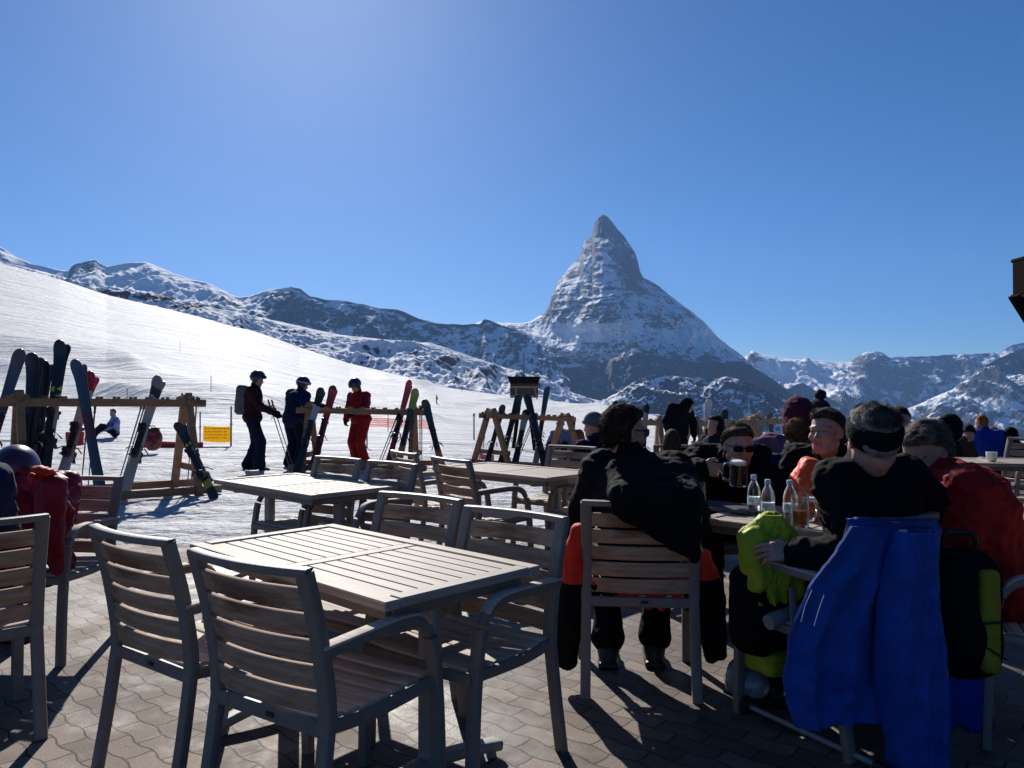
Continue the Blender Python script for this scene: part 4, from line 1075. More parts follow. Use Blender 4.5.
def translucent(m, col, f=.6):
    t, N, L = nt(m); b = N['Principled BSDF']; tr = N.new('ShaderNodeBsdfTranslucent'); tr.inputs[0].default_value = (*col, 1); mx = N.new('ShaderNodeMixShader'); mx.inputs[0].default_value = f
    L.new(b.outputs[0], mx.inputs[1]); L.new(tr.outputs[0], mx.inputs[2]); L.new(mx.outputs[0], N['Material Output'].inputs['Surface']); return m
M_YEL = translucent(mat('yellow_banner', (.85, .58, .02), rough=.6, var=.08), (.95, .70, .06), .5); M_REDP = mat('red_padding', (.50, .03, .03), rough=.6, var=.15, bump=.3)
M_ORN = translucent(mat('orange_net', (.80, .25, .16), rough=.7, var=.2), (1, .35, .22)); M_BLUEP = mat('blue_padding', (.03, .14, .45), rough=.55, var=.15)
def cloth_panel(a, b, h, seed=1, n=26, amp=.03, th=.012, sag=.02):
    a = Vector(a); b = Vector(b); V = []; Fc = []
    nn = (b - a).cross(Vector((0, 0, 1))).normalized(); m = 7
    for side in (0, 1):
        for i in range(n):
            for j in range(m):
                f = i / (n - 1); g = j / (m - 1)
                off = amp * float(fbm(f * 6, g * 2.5, seed=seed)) + side * th
                p = a.lerp(b, f) + Vector((0, 0, h * g - sag * math.sin(math.pi * f) * (1.2 - .4 * g))) + nn * off
                V.append(p)
    for side in (0, 1):
        o = side * n * m
        for i in range(n - 1):
            for j in range(m - 1):
                q = (o + i*m + j, o + (i+1)*m + j, o + (i+1)*m + j + 1, o + i*m + j + 1); Fc.append(q if side else q[::-1])
    rim = [i*m for i in range(n)] + [(n-1)*m + j for j in range(1, m)] + [i*m + m - 1 for i in range(n-2, -1, -1)] + [j for j in range(m-2, 0, -1)]
    for k in range(len(rim)):
        p, q = rim[k], rim[(k+1) % len(rim)]; Fc.append((p, q, q + n*m, p + n*m))
    return MB().add(V, Fc)
def post(x, y, h, label, r=.02, m=None):
    o = MB().tube([(0, 0, -.1), (0, 0, h)], r, 8)
    o.lathe([(r*1.6, 0), (r*1.6, .04)], (0, 0, h * .55), 8)
    o = o.build('marker_post', m or M_METAL, None, 40); o.location = (x, y, gz(x, y)); return tag(o, label, 'post', 'slope marker posts')
Yb = 21.6
a = at(203, 441, Yb); b = at(230, 442, Yb)
yb = cloth_panel((0, 0, 0), b - a, .43, 3, th=.002).build('banner', M_YEL, None, 60); yb.location = a; tag(yb, 'yellow banner with lines of small orange writing behind the backpack skier', 'banner')
mk = MB(); rnd = random.Random(3)
for row in range(4):
    x = .06
    while x < .68:
        l = rnd.uniform(.03, .09); mk.box((x + l/2, -.052, .09 + row * .085), (l, .004, .028), .001); x += l + .025
mk.build('writing', mat('orange_ink', (.70, .20, .01), rough=.6), yb)
c = at(231, 447, Yb); post(c.x, Yb, 1.15, 'dark post at the right end of the yellow banner', .025)
c = at(200, 447, Yb); post(c.x, Yb, 1.0, 'dark post at the left end of the yellow banner', .02)
a = at(141, 449, 21.0); b = at(203, 451, 21.0)
o = cloth_panel((0, 0, 0), b - a, .24, 5, amp=.06, th=.05).build('barrier_pad', M_REDP, None, 60); o.location = a; tag(o, 'long low red barrier pad behind the beige skis', 'barrier', 'red barrier pads')
a = at(67, 445, 21.0); b = at(84, 445, 21.0)
o = cloth_panel((0, 0, 0), b - a, .36, 6, amp=.05, th=.05).build('barrier_pad', M_REDP, None, 60); o.location = a; tag(o, 'short red barrier pad beside the white and pink skis', 'barrier', 'red barrier pads')
a = at(36, 441, 20.0); b = at(46, 441, 20.0)
o = cloth_panel((0, 0, 0), b - a, .42, 8, amp=.05, th=.05).build('barrier_pad', M_BLUEP, None, 60); o.location = a; tag(o, 'blue barrier pad seen between the black skis at the left', 'barrier')
a = at(259, 448, 22.0); b = at(265, 448, 22.0)
o = cloth_panel((0, 0, 0), b - a, .33, 9, amp=.01).build('blue_sign', M_BLUEP, None, 60); o.location = a; tag(o, 'small blue board with a white band beside the legs of the backpack skier', 'sign')
MB().box((.085, -.02, .17), (.15, .01, .045), .002).build('white_band', M_WHITE, o)
# dark red rucksack behind the rack
Fk = Field((-.35, -.25, -.05), (.35, .3, .65), .02); Fk.ell((0, 0, .26), (.21, .15, .28), k=.05).ell((.02, -.13, .2), (.13, .07, .14), k=.04).cap((-.1, .02, .5), (.1, .02, .5), .035, k=.03)
M_DRED = mat('dark_red_nylon', (.12, .015, .02), rough=.6, var=.6, scale=9)
a = at(153, 443, 18.5); o = Fk.build('rucksack', M_DRED, None, amp=.015, freq=9); o.location = (a.x, 18.5, gz(a.x, 18.5) + .12); tag(o, 'dark red rucksack propped on the red barrier pad', 'rucksack')
MB().tube([(-.08, -.02, .5), (-.05, -.05, .58), (.05, -.05, .58), (.08, -.02, .5)], .012, 8).build('handle', M_BLACKP, o)
# orange snow net
def snow_net():
    Y = 34.; a = at(366, 426, Y); b = at(432, 429, Y); r = empty('snow_net', a, 0, 'low faded orange snow net beyond the red skier', 'net')
    d = b - a; m = MB(); n = 22
    for j in range(5): m.tube([d * (i / n) + Vector((0, .03 * math.sin(i), .02 + j * .085 - .02 * math.sin(i * .9))) for i in range(n + 1)], .016, 5)
    for i in range(60): m.bar(d * (i / 59.) + Vector((0, 0, 0)), d * (i / 59.) + Vector((.02, 0, .37)), .022, .01, ch=.001)
    m.build('netting', M_ORN, r)
    for i in range(4): MB().tube([d * (i / 3.) + Vector((0, 0, -.2)), d * (i / 3.) + Vector((0, 0, .55))], .018, 6).build('post', M_METAL, r)
snow_net()
a = at(480, 458, 17.6); b = at(494, 460, 17.4)
o = cloth_panel((0, 0, 0), b - a, .12, 15, amp=.03, th=.03).build('barrier_pad', mat('faded_red', (.65, .16, .14), rough=.6, var=.2), None, 60); o.location = a + Vector((0, 0, .0)); tag(o, 'faded red pad lying on the snow beside the centre rack', 'barrier')
# marker posts and rope on the slope
for (px, py, Y, h, lb) in ((367, 448, 20, .75, 'thin post right of the red skier legs'), (272, 418, 38, .9, 'tiny post between the backpack skier and the navy skier'),
                           (180, 352, 95, 3.2, 'slender post on the slope above the beige skis'), (211, 392, 55, 1.6, 'slender post on the slope right of the left rack'), (127, 404, 44, 1.2, 'slender post above the middle of the left rack'),
                           (474, 440, 30, .9, 'thin post near the far skier')):
    a, b = ray(px, py); 
    o = MB().tube([(0, 0, -.4), (0, 0, h)], .02 * (Y / 20) ** .5, 8); o.lathe([(.03, 0), (.045, .05), (.03, .1)], (0, 0, h * .9), 8)
    p = snow_hit(px, py); o = o.build('marker_post', M_METAL, None, 40); o.location = p; tag(o, lb, 'post', 'slope marker posts')
# ================================================================== people
def cloth(name, col, rough=.9, var=.12, bump=.35, bscale=45, sheen=.0, col2=None, scale=14):
    return mat('cloth_' + name, col, rough=rough, var=var, scale=scale, bump=bump, bscale=bscale, sheen=sheen, col2=col2, spec=.12)
SKIN = mat('skin', (.40, .215, .15), rough=.55, var=.10, scale=30, bump=.12, bscale=160, spec=.35)
LIP = mat('lip', (.30, .10, .085), rough=.5, var=.1)
C_BLACK = cloth('black', (.0055, .0055, .008)); C_NAVY = cloth('navy', (.012, .018, .05)); C_NAVY2 = cloth('dark_navy', (.008, .011, .03))
C_BLUE = cloth('blue', (.008, .058, .29), rough=.6, bump=.25, bscale=25, sheen=.1); C_RED = cloth('red', (.23, .010, .012), rough=.65)
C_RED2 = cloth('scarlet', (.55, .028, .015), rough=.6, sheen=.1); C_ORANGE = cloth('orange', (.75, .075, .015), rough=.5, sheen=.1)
C_MAUVE = cloth('mauve', (.16, .085, .125)); C_MAROON = cloth('maroon', (.09, .015, .035)); C_CRIM = cloth('crimson', (.22, .01, .04))
C_GREY = cloth('grey', (.09, .095, .10)); C_LGREY = cloth('light_grey', (.28, .30, .33)); C_LIME = cloth('lime', (.31, .36, .02), rough=.5, sheen=.05, bump=.25, bscale=20)
C_PLAID = cloth('plaid', (.012, .010, .014), col2=(.05, .010, .012), scale=26); C_ROYAL = cloth('royal', (.01, .035, .26)); C_BROWN = cloth('brown', (.05, .028, .02))
C_REDW = cloth('red_white', (.20, .008, .018), col2=(.26, .02, .04), scale=9, rough=.5)
M_HELM_B = mat('helmet_black', (.015, .015, .02), rough=.28, var=.1, coat=.3); M_HELM_W = mat('helmet_pale', (.30, .30, .33), rough=.3, var=.1, coat=.3)
M_HELM_P = mat('helmet_purple', (.045, .008, .04), rough=.32, var=.1, coat=.4); M_HELM_N = mat('helmet_navy', (.015, .018, .05), rough=.3, var=.1, coat=.3)
M_LENS = mat('dark_lens', (.006, .006, .007), rough=.65, var=0, spec=.1)
def hairmat(n, c, c2): return mat('hair_' + n, c, rough=.8, spec=.12, col2=c2, scale=45, bump=.3, bscale=120, sheen=.0, stretch=(1, .3, 1))
H_BROWN = hairmat('brown', (.03, .019, .012), (.075, .048, .03)); H_GREY = hairmat('grey', (.09, .085, .08), (.22, .21, .20)); H_AUB = hairmat('auburn', (.12, .045, .015), (.30, .13, .05))
H_DARK = hairmat('dark', (.008, .007, .006), (.025, .02, .018)); H_SALT = hairmat('salt', (.035, .028, .022), (.16, .13, .11))

def head_frame(look, roll=0.):
    f = Vector(look).normalized(); r = f.cross(Vector((0, 0, 1))).normalized(); u = r.cross(f)
    M = Matrix((r, f, u)).transposed()
    if roll: M = M @ Matrix.Rotation(roll, 3, 'Y')
    return M

def add_head(F, c, R, s, detail, female=False):
    def P(x, y, z): return Vector(c) + R @ (Vector((x, y, z)) * s)
    F.ell(P(0, -.012, .030), (.074*s, .094*s, .088*s), R, k=.01)
    F.ell(P(0, .022, -.030), (.060*s, .066*s, .080*s), R, k=.03*s)
    F.cap(P(0, .058, -.092), P(0, .050, -.085), .022*s, .026*s, k=.03*s)
    for q in (-1, 1):
        F.cap(P(q*.050, .000, -.060), P(q*.022, .052, -.090), .020*s, .018*s, k=.03*s)
    if not detail:
        F.cap(P(0, .082, .005), P(0, .098, -.030), .009*s, .014*s, k=.012*s); return
    for q in (-1, 1):
        F.ell(P(q*.033, .090, .006), (.019*s, .013*s, .012*s), R, k=.012*s, op='-')
        F.ell(P(q*.042, .062, -.028), (.022*s, .020*s, .020*s), R, k=.02*s)
        F.cap(P(q*.014, .084, .024), P(q*.052, .066, .022), .008*s, .007*s, k=.012*s)
        F.ell(P(q*.033, .074, .006), (.015*s, .013*s, .0115*s), R, k=.003*s)
        F.ell(P(q*.078, -.008, -.005), (.008*s, .019*s, .032*s), R @ Matrix.Rotation(.25*q, 3, 'Z'), k=.008*s)
        F.ell(P(q*.083, -.002, -.001), (.005*s, .010*s, .017*s), R, k=.006*s, op='-')
        F.ell(P(q*.011, .095, -.034), (.009*s, .011*s, .008*s), R, k=.007*s)
    F.cap(P(0, .080, .012), P(0, .103, -.026), .0075*s, .0115*s, k=.009*s)
    F.ell(P(0, .079, -.056), (.024*s, .013*s, .006*s), R, k=.006*s); F.ell(P(0, .077, -.068), (.020*s, .013*s, .007*s), R, k=.006*s)
    F.ell(P(0, .092, -.0615), (.024*s, .007*s, .0022*s), R, k=.004*s, op='-')

def add_hand(F, w, d, n, side, curl=.5, s=1., fat=0.):
    """w wrist, d finger direction, n palm side, side +1: thumb on +(d x n)"""
    w = Vector(w); d = Vector(d).normalized(); n = Vector(n); n = (n - d * n.dot(d)).normalized(); t = d.cross(n) * side
    kn = []
    for i, o in enumerate((.030, .011, -.009, -.028)):
        k = w + (d * (.088 - .004 * abs(i - 1)) + t * o) * s; kn.append(k)
        F.cap(w + (d * .008 + t * o * .6) * s, k, (.014 + fat) * s, (.0125 + fat) * s, k=.012 * s)
    Ls = ((.040, .024, .020), (.045, .028, .021), (.041, .026, .020), (.032, .020, .018))
    for i, k in enumerate(kn):
        a = 0; p = k; sp = (1.5 - i) * .06
        for j, (l, da) in enumerate(zip(Ls[i], (42, 58, 36))):
            a += math.radians(da) * min(1.4, curl * (1 + .08 * i)); q = p + (d * math.cos(a) + n * math.sin(a) + t * sp * math.cos(a)) * l * s
            F.cap(p, q, (.0095 - .0008*j + fat) * s, (.0088 - .0008*j + fat) * s, k=.003 * s); p = q
    a = w + (d * .022 + t * .022) * s; b = a + (t * .028 + d * .030 + n * .012) * s; c = b + (d * .026 + t * .010 + n * .022 * (curl + .3)) * s; e = c + (d * .020 + n * .018 * (curl + .3) - t * .004) * s
    F.cap(a, b, (.015 + fat) * s, (.012 + fat) * s, k=.012 * s); F.cap(b, c, (.0115 + fat) * s, (.0100 + fat) * s, k=.004 * s); F.cap(c, e, (.0100 + fat) * s, (.0085 + fat) * s, k=.003 * s)

def ik(S, T, l1, l2, pole):
    S = Vector(S); T = Vector(T); d = T - S; L = min(d.length, (l1 + l2) * .995); L = max(L, abs(l1 - l2) + .02); d = d.normalized()
    a = (l1 * l1 - l2 * l2 + L * L) / (2 * L); h = math.sqrt(max(0, l1 * l1 - a * a))
    p = Vector(pole); p = (p - d * p.dot(d)).normalized()
    return S + d * a + p * h, S + d * L

PEOPLE = {}
def person(label, pos, facing, pose='sit', head=None, look=None, lean=.08, side=0., s=1., bulk=1., res=.012, jacket=C_BLACK, trousers=C_BLACK, boots=M_BLACKP, hair=None, hat=None, hatm=None,
           hands=(None, None), poles=(None, None), curl=.5, gloves=None, glasses=False, backpack=None, collar=True, seat=.46, knee=None, feet=None, twist=0., group=None, blades=0, hood=None,
           palm=(None, None), fdir=(None, None), jseed=None, longhair=False, hands_skin=True, skirt=0., hs=None, lb=1., fit=False, jextra=(), wr=1., ch_=.6, goggles=None, strap=False, beard=False):
    yaw = yaw_of(facing); Rz = Matrix.Rotation(-yaw, 3, 'Z'); g = gz(pos[0], pos[1]) if len(pos) < 3 else pos[2]
    O = Vector((pos[0], pos[1], g)); seed = jseed if jseed is not None else len(PEOPLE) * 7 + 1
    loc = lambda p: Rz @ (Vector(p) - O)
    if pose == 'sit': p0 = Vector((0, -.06, seat + .085))
    elif pose == 'snow': p0 = Vector((0, 0, .14))
    else: p0 = Vector((0, 0, .93 * s))
    u = Vector((math.sin(side), math.sin(lean), 0)); u.z = math.sqrt(max(.05, 1 - u.x**2 - u.y**2)); u.normalize()
    rx = Vector((math.cos(twist), math.sin(twist), 0)); f = u.cross(rx).normalized(); rx = f.cross(u).normalized(); M = Matrix((rx, f, u)).transposed()
    wst = p0 + u * .17 * s - f * .012; ch = p0 + u * .345 * s - f * .02 * (1 + 2 * lean); nk = p0 + u * .495 * s + f * .01
    lk = Rz @ Vector(look) if look is not None else Vector((0, 1, -.08)); RH = head_frame(lk)
    if fit and head is not None:
        dz = loc(head).z - (nk + u * .13 * s).z - .03; p0 = p0 + Vector((0, 0, dz)); wst.z += dz; ch.z += dz; nk.z += dz
    hc = loc(head) if head is not None else nk + u * .13 * s + f * .02 + Vector((0, .01, .03))
    hs = hs or s; nt_ = hc + RH @ Vector((0, -.02, -.07)) * hs
    b = bulk
    SHD = [ch + u * .105 * s + rx * q * .165 * s * (.85 + .15 * b) for q in (-1, 1)]
    ARM = []
    for i, q in enumerate((-1, 1)):
        if hands[i] is not None: T = loc(hands[i])
        elif pose in ('sit', 'snow'): T = p0 + Vector((q * .16, .36, .10)) * s
        else: T = SHD[i] + Vector((q * .10, .06, -.50)) * s
        pl = Rz @ Vector(poles[i]) if poles[i] is not None else Vector((q * .9, -.5, -.6))
        E, W = ik(SHD[i], T, .285 * s, .255 * s, pl); ARM.append((SHD[i], E, W))
    HIP = [p0 + rx * q * .095 * s - u * .02 for q in (-1, 1)]; LEG = []
    for i, q in enumerate((-1, 1)):
        if pose == 'sit':
            kx = (knee[i] if knee else q * .15); K = HIP[i] + Vector((kx - q*.095, .41, .015)) * s; A = Vector((K.x, K.y - .02, .11))
            if feet: A = Vector((feet[i][0], feet[i][1], .11))
        elif pose == 'snow': K = HIP[i] + Vector((q * .08, .36, .26)) * s; A = K + Vector((q * .03, .30, -.30)) * s
        else:
            A = Vector((q * .11 * s, 0, .10)) if not feet else Vector((feet[i][0], feet[i][1], .10))
            K, A = ik(HIP[i], A, .43 * s, .42 * s, (0, 1, 0))
        LEG.append((HIP[i], K, A))
    allp = [p0, ch, nk, hc] + [x for a in ARM for x in a] + [x for l in LEG for x in l]
    lo = np.min([np.array(x) for x in allp], 0) - .26; hi = np.max([np.array(x) for x in allp], 0) + .26; lo[2] = max(lo[2], -.04)
    if jextra: lo = np.minimum(lo, np.min([np.array(c_[1]) for c_ in jextra], 0) - .08)
    # ---- skin: one continuous body
    F = Field(lo, hi, res)
    F.ell(p0, (.14*s, .10*s, .12*s), M, k=.03).ell(wst, (.115*s, .085*s, .14*s), M, k=.04).ell(ch, (.14*s, .09*s, .16*s), M, k=.04)
    F.cap(nk - u * .05, nt_, .058*s, .052*s, k=.03)
    for i in (0, 1):
        S, E, W = ARM[i]; H, K, A = LEG[i]
        F.cap(ch + u * .09 * s, S, .05*s, .045*s, k=.03); F.cap(S, E, .043*s, .034*s, k=.02); F.cap(E, W, .036*s, .024*s, k=.015)
        F.cap(H, K, .070*s, .048*s, k=.03); F.cap(K, A, .045*s, .034*s, k=.02); F.cap(A, A + Vector((0, .13, -.04)), .035*s, .03*s, k=.02)
    add_head(F, hc, RH, hs, res < .0085)
    HD = []
    for i, q in enumerate((-1, 1)):
        S, E, W = ARM[i]; d = (W - E).normalized()
        if fdir[i] is not None: d = Rz @ Vector(fdir[i])
        pn = Rz @ Vector(palm[i]) if palm[i] is not None else (Vector((-q, 0, -.2)) if pose == 'stand' else Vector((0, .1, -1)))
        t = Vector(d).cross(pn); 
        sd_ = 1 if q * (1) > 0 else -1
        # thumb points forward / inward
        want = Vector((-q, .5, .3)); sd_ = 1 if t.dot(want) > 0 else -1
        HD.append((W, d, pn, sd_)); add_hand(F, W, d, pn, sd_, curl, s)
    def mf(C):
        L = (C - np.array(hc)) @ np.array(RH)
        return ((np.abs(L[:, 0]) < .022*hs) & (L[:, 1] > .07*hs) & (L[:, 2] < -.049*hs) & (L[:, 2] > -.075*hs)).astype(int)
    body = F.build('person', [SKIN, LIP], None, matfn=mf)
    body.location = O; body.rotation_euler = (0, 0, yaw)
    tag(body, label, 'person', group); PEOPLE[label] = body
    rc = max(res, .009)
    # ---- jacket
    J = Field(lo, hi, rc)
    J.ell(p0 + u * .01, (.165*s*b, .130*s*b, (.13 + skirt)*s), M, k=.04).ell(wst, (.150*s*b, .122*s*b, .16*s), M, k=.05).ell(ch, (.172*s*b, .128*s*b, .175*s), M, k=.05)
    J.cap(nk - u * .03, nk + (nt_ - nk) * ch_ + Vector((0, 0, .012)), .078*s, (.070 if collar else .06)*s, k=.03)
    for i in (0, 1):
        S, E, W = ARM[i]
        J.cap(nk - u * .05, S, .065*s*b, .068*s*b, k=.04); J.cap(S, E, .070*s*b, .058*s*b, k=.03); J.cap(E, W - (W - E).normalized() * .01, .058*s*b, .043*s*b, k=.02)
        J.cap(W - (W - E).normalized() * .045, W - (W - E).normalized() * .012, .044*s*b, .044*s*b, k=.008)
    for (a_, b_2, r_1, r_2, k_) in jextra: J.cap(a_, b_2, r_1, r_2, k=k_)
    J.build('jacket', jacket, body, amp=.011 * wr, freq=10, seed=seed, amp2=.005 * wr, freq2=26, fold=(1.1, 1.1, 1.7))
    T = Field(lo, hi, max(rc, .011))
    T.ell(p0 - u * .01, (.165*s, .125*s, .125*s), M, k=.04)
    for i in (0, 1):
        H, K, A = LEG[i]
        T.cap(H, K, .088*s*lb, .070*s*lb, k=.03); T.cap(K, A + (K - A).normalized() * .06, .068*s*lb, .068*s*lb, k=.02); T.cap(A + (K - A).normalized() * .10, A + (K - A).normalized() * .03, .070*s*lb, .080*s*lb, k=.01)
    T.build('trousers', trousers, body, amp=.008, freq=9, seed=seed + 2, amp2=.003, freq2=25)
    for i in (0, 1):
        H, K, A = LEG[i]; B = Field(np.array(A) - .30, np.array(A) + .30, .011)
        t = Vector((0, 1, 0)); z = A.z - .11
        if pose == 'snow': t = Vector((0, .5, .85)).normalized()
        heel = A + Vector((0, -.03, -.055)) if pose != 'snow' else A
        B.cap(A + (K - A).normalized() * .07, A + Vector((0, 0, -.02)), .058, .055, k=.02); B.cap(heel, heel + t * .17, .046, .042, k=.03)
        if pose != 'snow': B.box(A + Vector((0, .055, -.094)), (.052, .145, .016), r=.012, k=.01)
        B.build('boot', boots, body)
    if gloves:
        for i in (0, 1):
            W, d, pn, sd_ = HD[i]; G = Field(np.array(W) - .24, np.array(W) + .24, max(res * .8, .007)); add_hand(G, W, d, pn, sd_, curl, s * 1.06, .006)
            G.cap(W - Vector(d) * .05, W + Vector(d) * .01, .044*s, .038*s, k=.01); G.build('glove', gloves, body)
    s = hs
    def HP(x, y, z): return hc + RH @ (Vector((x, y, z)) * s)
    hlo = np.array(hc) - .30 * s; hhi = np.array(hc) + .30 * s; hr = max(.0055, res * .8)
    if hair is not None:
        Hh = Field(hlo, hhi, hr); ex = 1 if hat is None else .93
        Hh.ell(HP(0, -.016, .036), (.0805*s*ex, .099*s*ex, .0935*s*ex), RH, k=.004, plane=[((0, .80, -1), .006)])
        for q in (-1, 1):
            if hat != 'headband': Hh.ell(HP(q*.068, -.034, .002), (.010*s, .026*s, .038*s), RH, k=.010)
            if res < .0085: Hh.cap(HP(q*.017, .086, .026), HP(q*.048, .070, .026), .0038*s, .003*s, k=.002)
        Hh.ell(HP(0, -.066, -.022), (.058*s, .026*s, .045*s), RH, k=.015)
        Hh.ell(HP(0, .035, .092), (.056*s, .040*s, .022*s), RH, k=.025)
        if longhair:
            Hh.ell(HP(0, -.060, -.055), (.085*s, .060*s, .095*s), RH, k=.03)
            for q in (-1, 1): Hh.ell(HP(q*.070, -.01, -.045), (.026*s, .045*s, .085*s), RH, k=.02)
        if beard: Hh.ell(HP(0, .045, -.085), (.045*s, .035*s, .030*s), RH, k=.01)
        V, Q = Hh.mesh(amp=.005, freq=22, seed=seed, amp2=.0012, freq2=70)
        if blades:
            rng = np.random.RandomState(seed); C = V[Q].mean(1); e1 = V[Q[:, 1]] - V[Q[:, 0]]; e2 = V[Q[:, 3]] - V[Q[:, 0]]; n = np.cross(e1, e2); n /= np.linalg.norm(n, axis=1)[:, None] + 1e-9
            LL = (C - np.array(hc)) @ np.array(RH) / s; ok = np.where(LL[:, 2] > .5 * LL[:, 1] + .085)[0] if hat == 'headband' else np.arange(len(C))
            idx = ok[rng.randint(0, len(ok), blades)]; c = C[idx]; nn = n[idx]; hcn = np.array(hc); out = c - hcn; sg = np.sign((nn * out).sum(1)); nn = nn * sg[:, None]
            back = np.array(RH @ Vector((0, -.5, -.35))); flow = np.stack([vnoise(c[:, 0]*25, c[:, 1]*25, c[:, 2]*25, k_) for k_ in (3, 5, 9)], 1); dr = nn * .28 + back * .9 + flow * .55 + rng.normal(0, .13, c.shape); dr /= np.linalg.norm(dr, axis=1)[:, None]
            L_ = rng.uniform(.010, .024, (blades, 1)) * s * (1.4 if longhair else 1); wv = np.cross(dr, nn) ; wv /= np.linalg.norm(wv, axis=1)[:, None] + 1e-9
            a = c - wv * .0009 - nn * .002; b2 = c + wv * .0009 - nn * .002; m1 = c + dr * L_ * .6 + wv * .0006; m0 = c + dr * L_ * .6 - wv * .0006; tp = c + dr * L_ + back * .25 * L_
            base = len(V); k = np.arange(blades)
            VV = np.concatenate([a, b2, m1, m0, tp + wv * .0002, tp - wv * .0002]); q1 = np.stack([k, k + blades, k + 2*blades, k + 3*blades], 1) + base; q2 = np.stack([k + 3*blades, k + 2*blades, k + 4*blades, k + 5*blades], 1) + base
            V = np.concatenate([V, VV]); Q = np.concatenate([Q, q1, q2])
        link_mesh('hair', np_mesh('hair', V, Q), hair, body, 180)
    if hat == 'helmet':
        Hh = Field(hlo, hhi, hr); Hh.ell(HP(0, -.012, .042), (.114*s, .134*s, .124*s), RH, k=.004, plane=[((0, .40, -1), .045)])
        for q in (-1, 1): Hh.ell(HP(q*.088, -.012, -.018), (.018*s, .040*s, .050*s), RH, k=.012)
        h_o = Hh.build('helmet', hatm, body)
        if goggles:
            gb = MB()
            pts = [HP(.1175 * math.cos(a), -.012 + .1375 * math.sin(a), .042 + .018 * math.sin(a)) for a in np.linspace(-math.pi, math.pi, 25)]
            gb.sweep(pts, rrect(.004, .030*s, .0015), up=RH @ Vector((0, 0, 1))); gb.build('goggle_strap', goggles, h_o)
            G = Field(hlo, hhi, hr); G.ell(HP(0, .100, .068), (.075*s, .035*s, .032*s), RH, k=.004); G.build('goggles', M_LENS, body)
    if hat in ('beanie', 'pompom'):
        Hh = Field(hlo, hhi, hr); Hh.ell(HP(0, -.014, .045), (.090*s, .110*s, .110*s), RH, k=.004, plane=[((0, .25, -1), .022)])
        pts = [HP(.089 * math.cos(a), -.014 + .107 * math.sin(a), .032 + .022 * math.sin(a)) for a in np.linspace(0, 2*math.pi, 17)]
        for a_, b_2 in zip(pts[:-1], pts[1:]): Hh.cap(a_, b_2, .016*s, k=.006)
        h_o = Hh.build('woolly_hat', hatm, body, amp=.003, freq=70)
        if hat == 'pompom':
            G = Field(hlo, hhi + .1, .008); G.ell(HP(.02, -.02, .185), (.042*s, .042*s, .042*s), RH, k=.01); G.build('pompom', hatm, h_o, amp=.010, freq=45)
    if hat == 'hood' or hood:
        Hh = Field(hlo, hhi, hr); Hh.ell(HP(0, -.022, .030), (.108*s, .130*s, .128*s), RH, k=.02).ell(HP(0, -.05, -.07), (.10*s, .10*s, .09*s), RH, k=.04)
        Hh.ell(HP(0, .11, -.01), (.070*s, .07*s, .098*s), RH, k=.015, op='-')
        Hh.build('hood', hatm, body, amp=.009, freq=14, seed=seed)
    if hat == 'headband':
        Hh = Field(hlo, hhi, hr); Hh.ell(HP(0, -.016, .030), (.0885*s, .110*s, .103*s), RH, k=.003, plane=[((0, -.45, 1), .030), ((0, .75, -1), .062)])
        Hh.build('headband', hatm, body, amp=.002, freq=30)
    if glasses:
        gm = MB()
        for q in (-1, 1):
            Mx = RH @ Matrix.Rotation(-.22 * q, 3, 'Z')
            gm.sweep([HP(q*.034, .094, .004) + Mx @ Vector((0, -.002, 0)), HP(q*.034, .094, .004) + Mx @ Vector((0, .003, 0))], [(a * s, c_ * s) for a, c_ in rrect(.056, .036, .015, 4)], up=RH @ Vector((0, 0, 1)))
        lens = gm.build('sunglasses', M_LENS, body, 40)
        fr = MB()
        for q in (-1, 1): fr.bar(HP(q*.061, .090, .012), HP(q*.081, -.010, .010), .004*s, .007*s, ch=.001)
        fr.bar(HP(-.010, .101, .010), HP(.010, .101, .010), .005*s, .006*s, ch=.001)
        fr.build('glasses_arm', M_BLACKP, lens)
    elif res < .0085:
        for q in (-1, 1):
            e = MB(); e.lathe([(.0005, -.0100), (.004, -.008), (.0062, -.003), (.0062, .003), (.004, .008), (.0005, .0100)], HP(q*.033, .0815, .004), 12, RH @ Matrix.Diagonal((1.5, 1, .5))); e.build('eye', M_EYE, body, 180)
    if backpack:
        B = Field(lo, hi, rc); c = ch - f * .17 * s - u * .06; B.box(c, (.14*s, .10*s, .25*s), r=.07, M=M, k=.02).ell(c - f * .07 - u * .07, (.10*s, .05*s, .10*s), M, k=.03)
        bo = B.build('backpack', backpack, None, amp=.006, freq=14)
        bo.location = O; bo.rotation_euler = (0, 0, yaw)
        tag(bo, 'backpack worn by the ' + label[:60], 'backpack')
        PEOPLE['backpack'] = bo
    return body, dict(hc=hc, RH=RH, ARM=ARM, O=O, Rz=Rz, nk=nk, ch=ch, u=u, f=f, rx=rx, s=s)
M_EYE = mat('eye', (.03, .02, .015), rough=.15, var=.3)

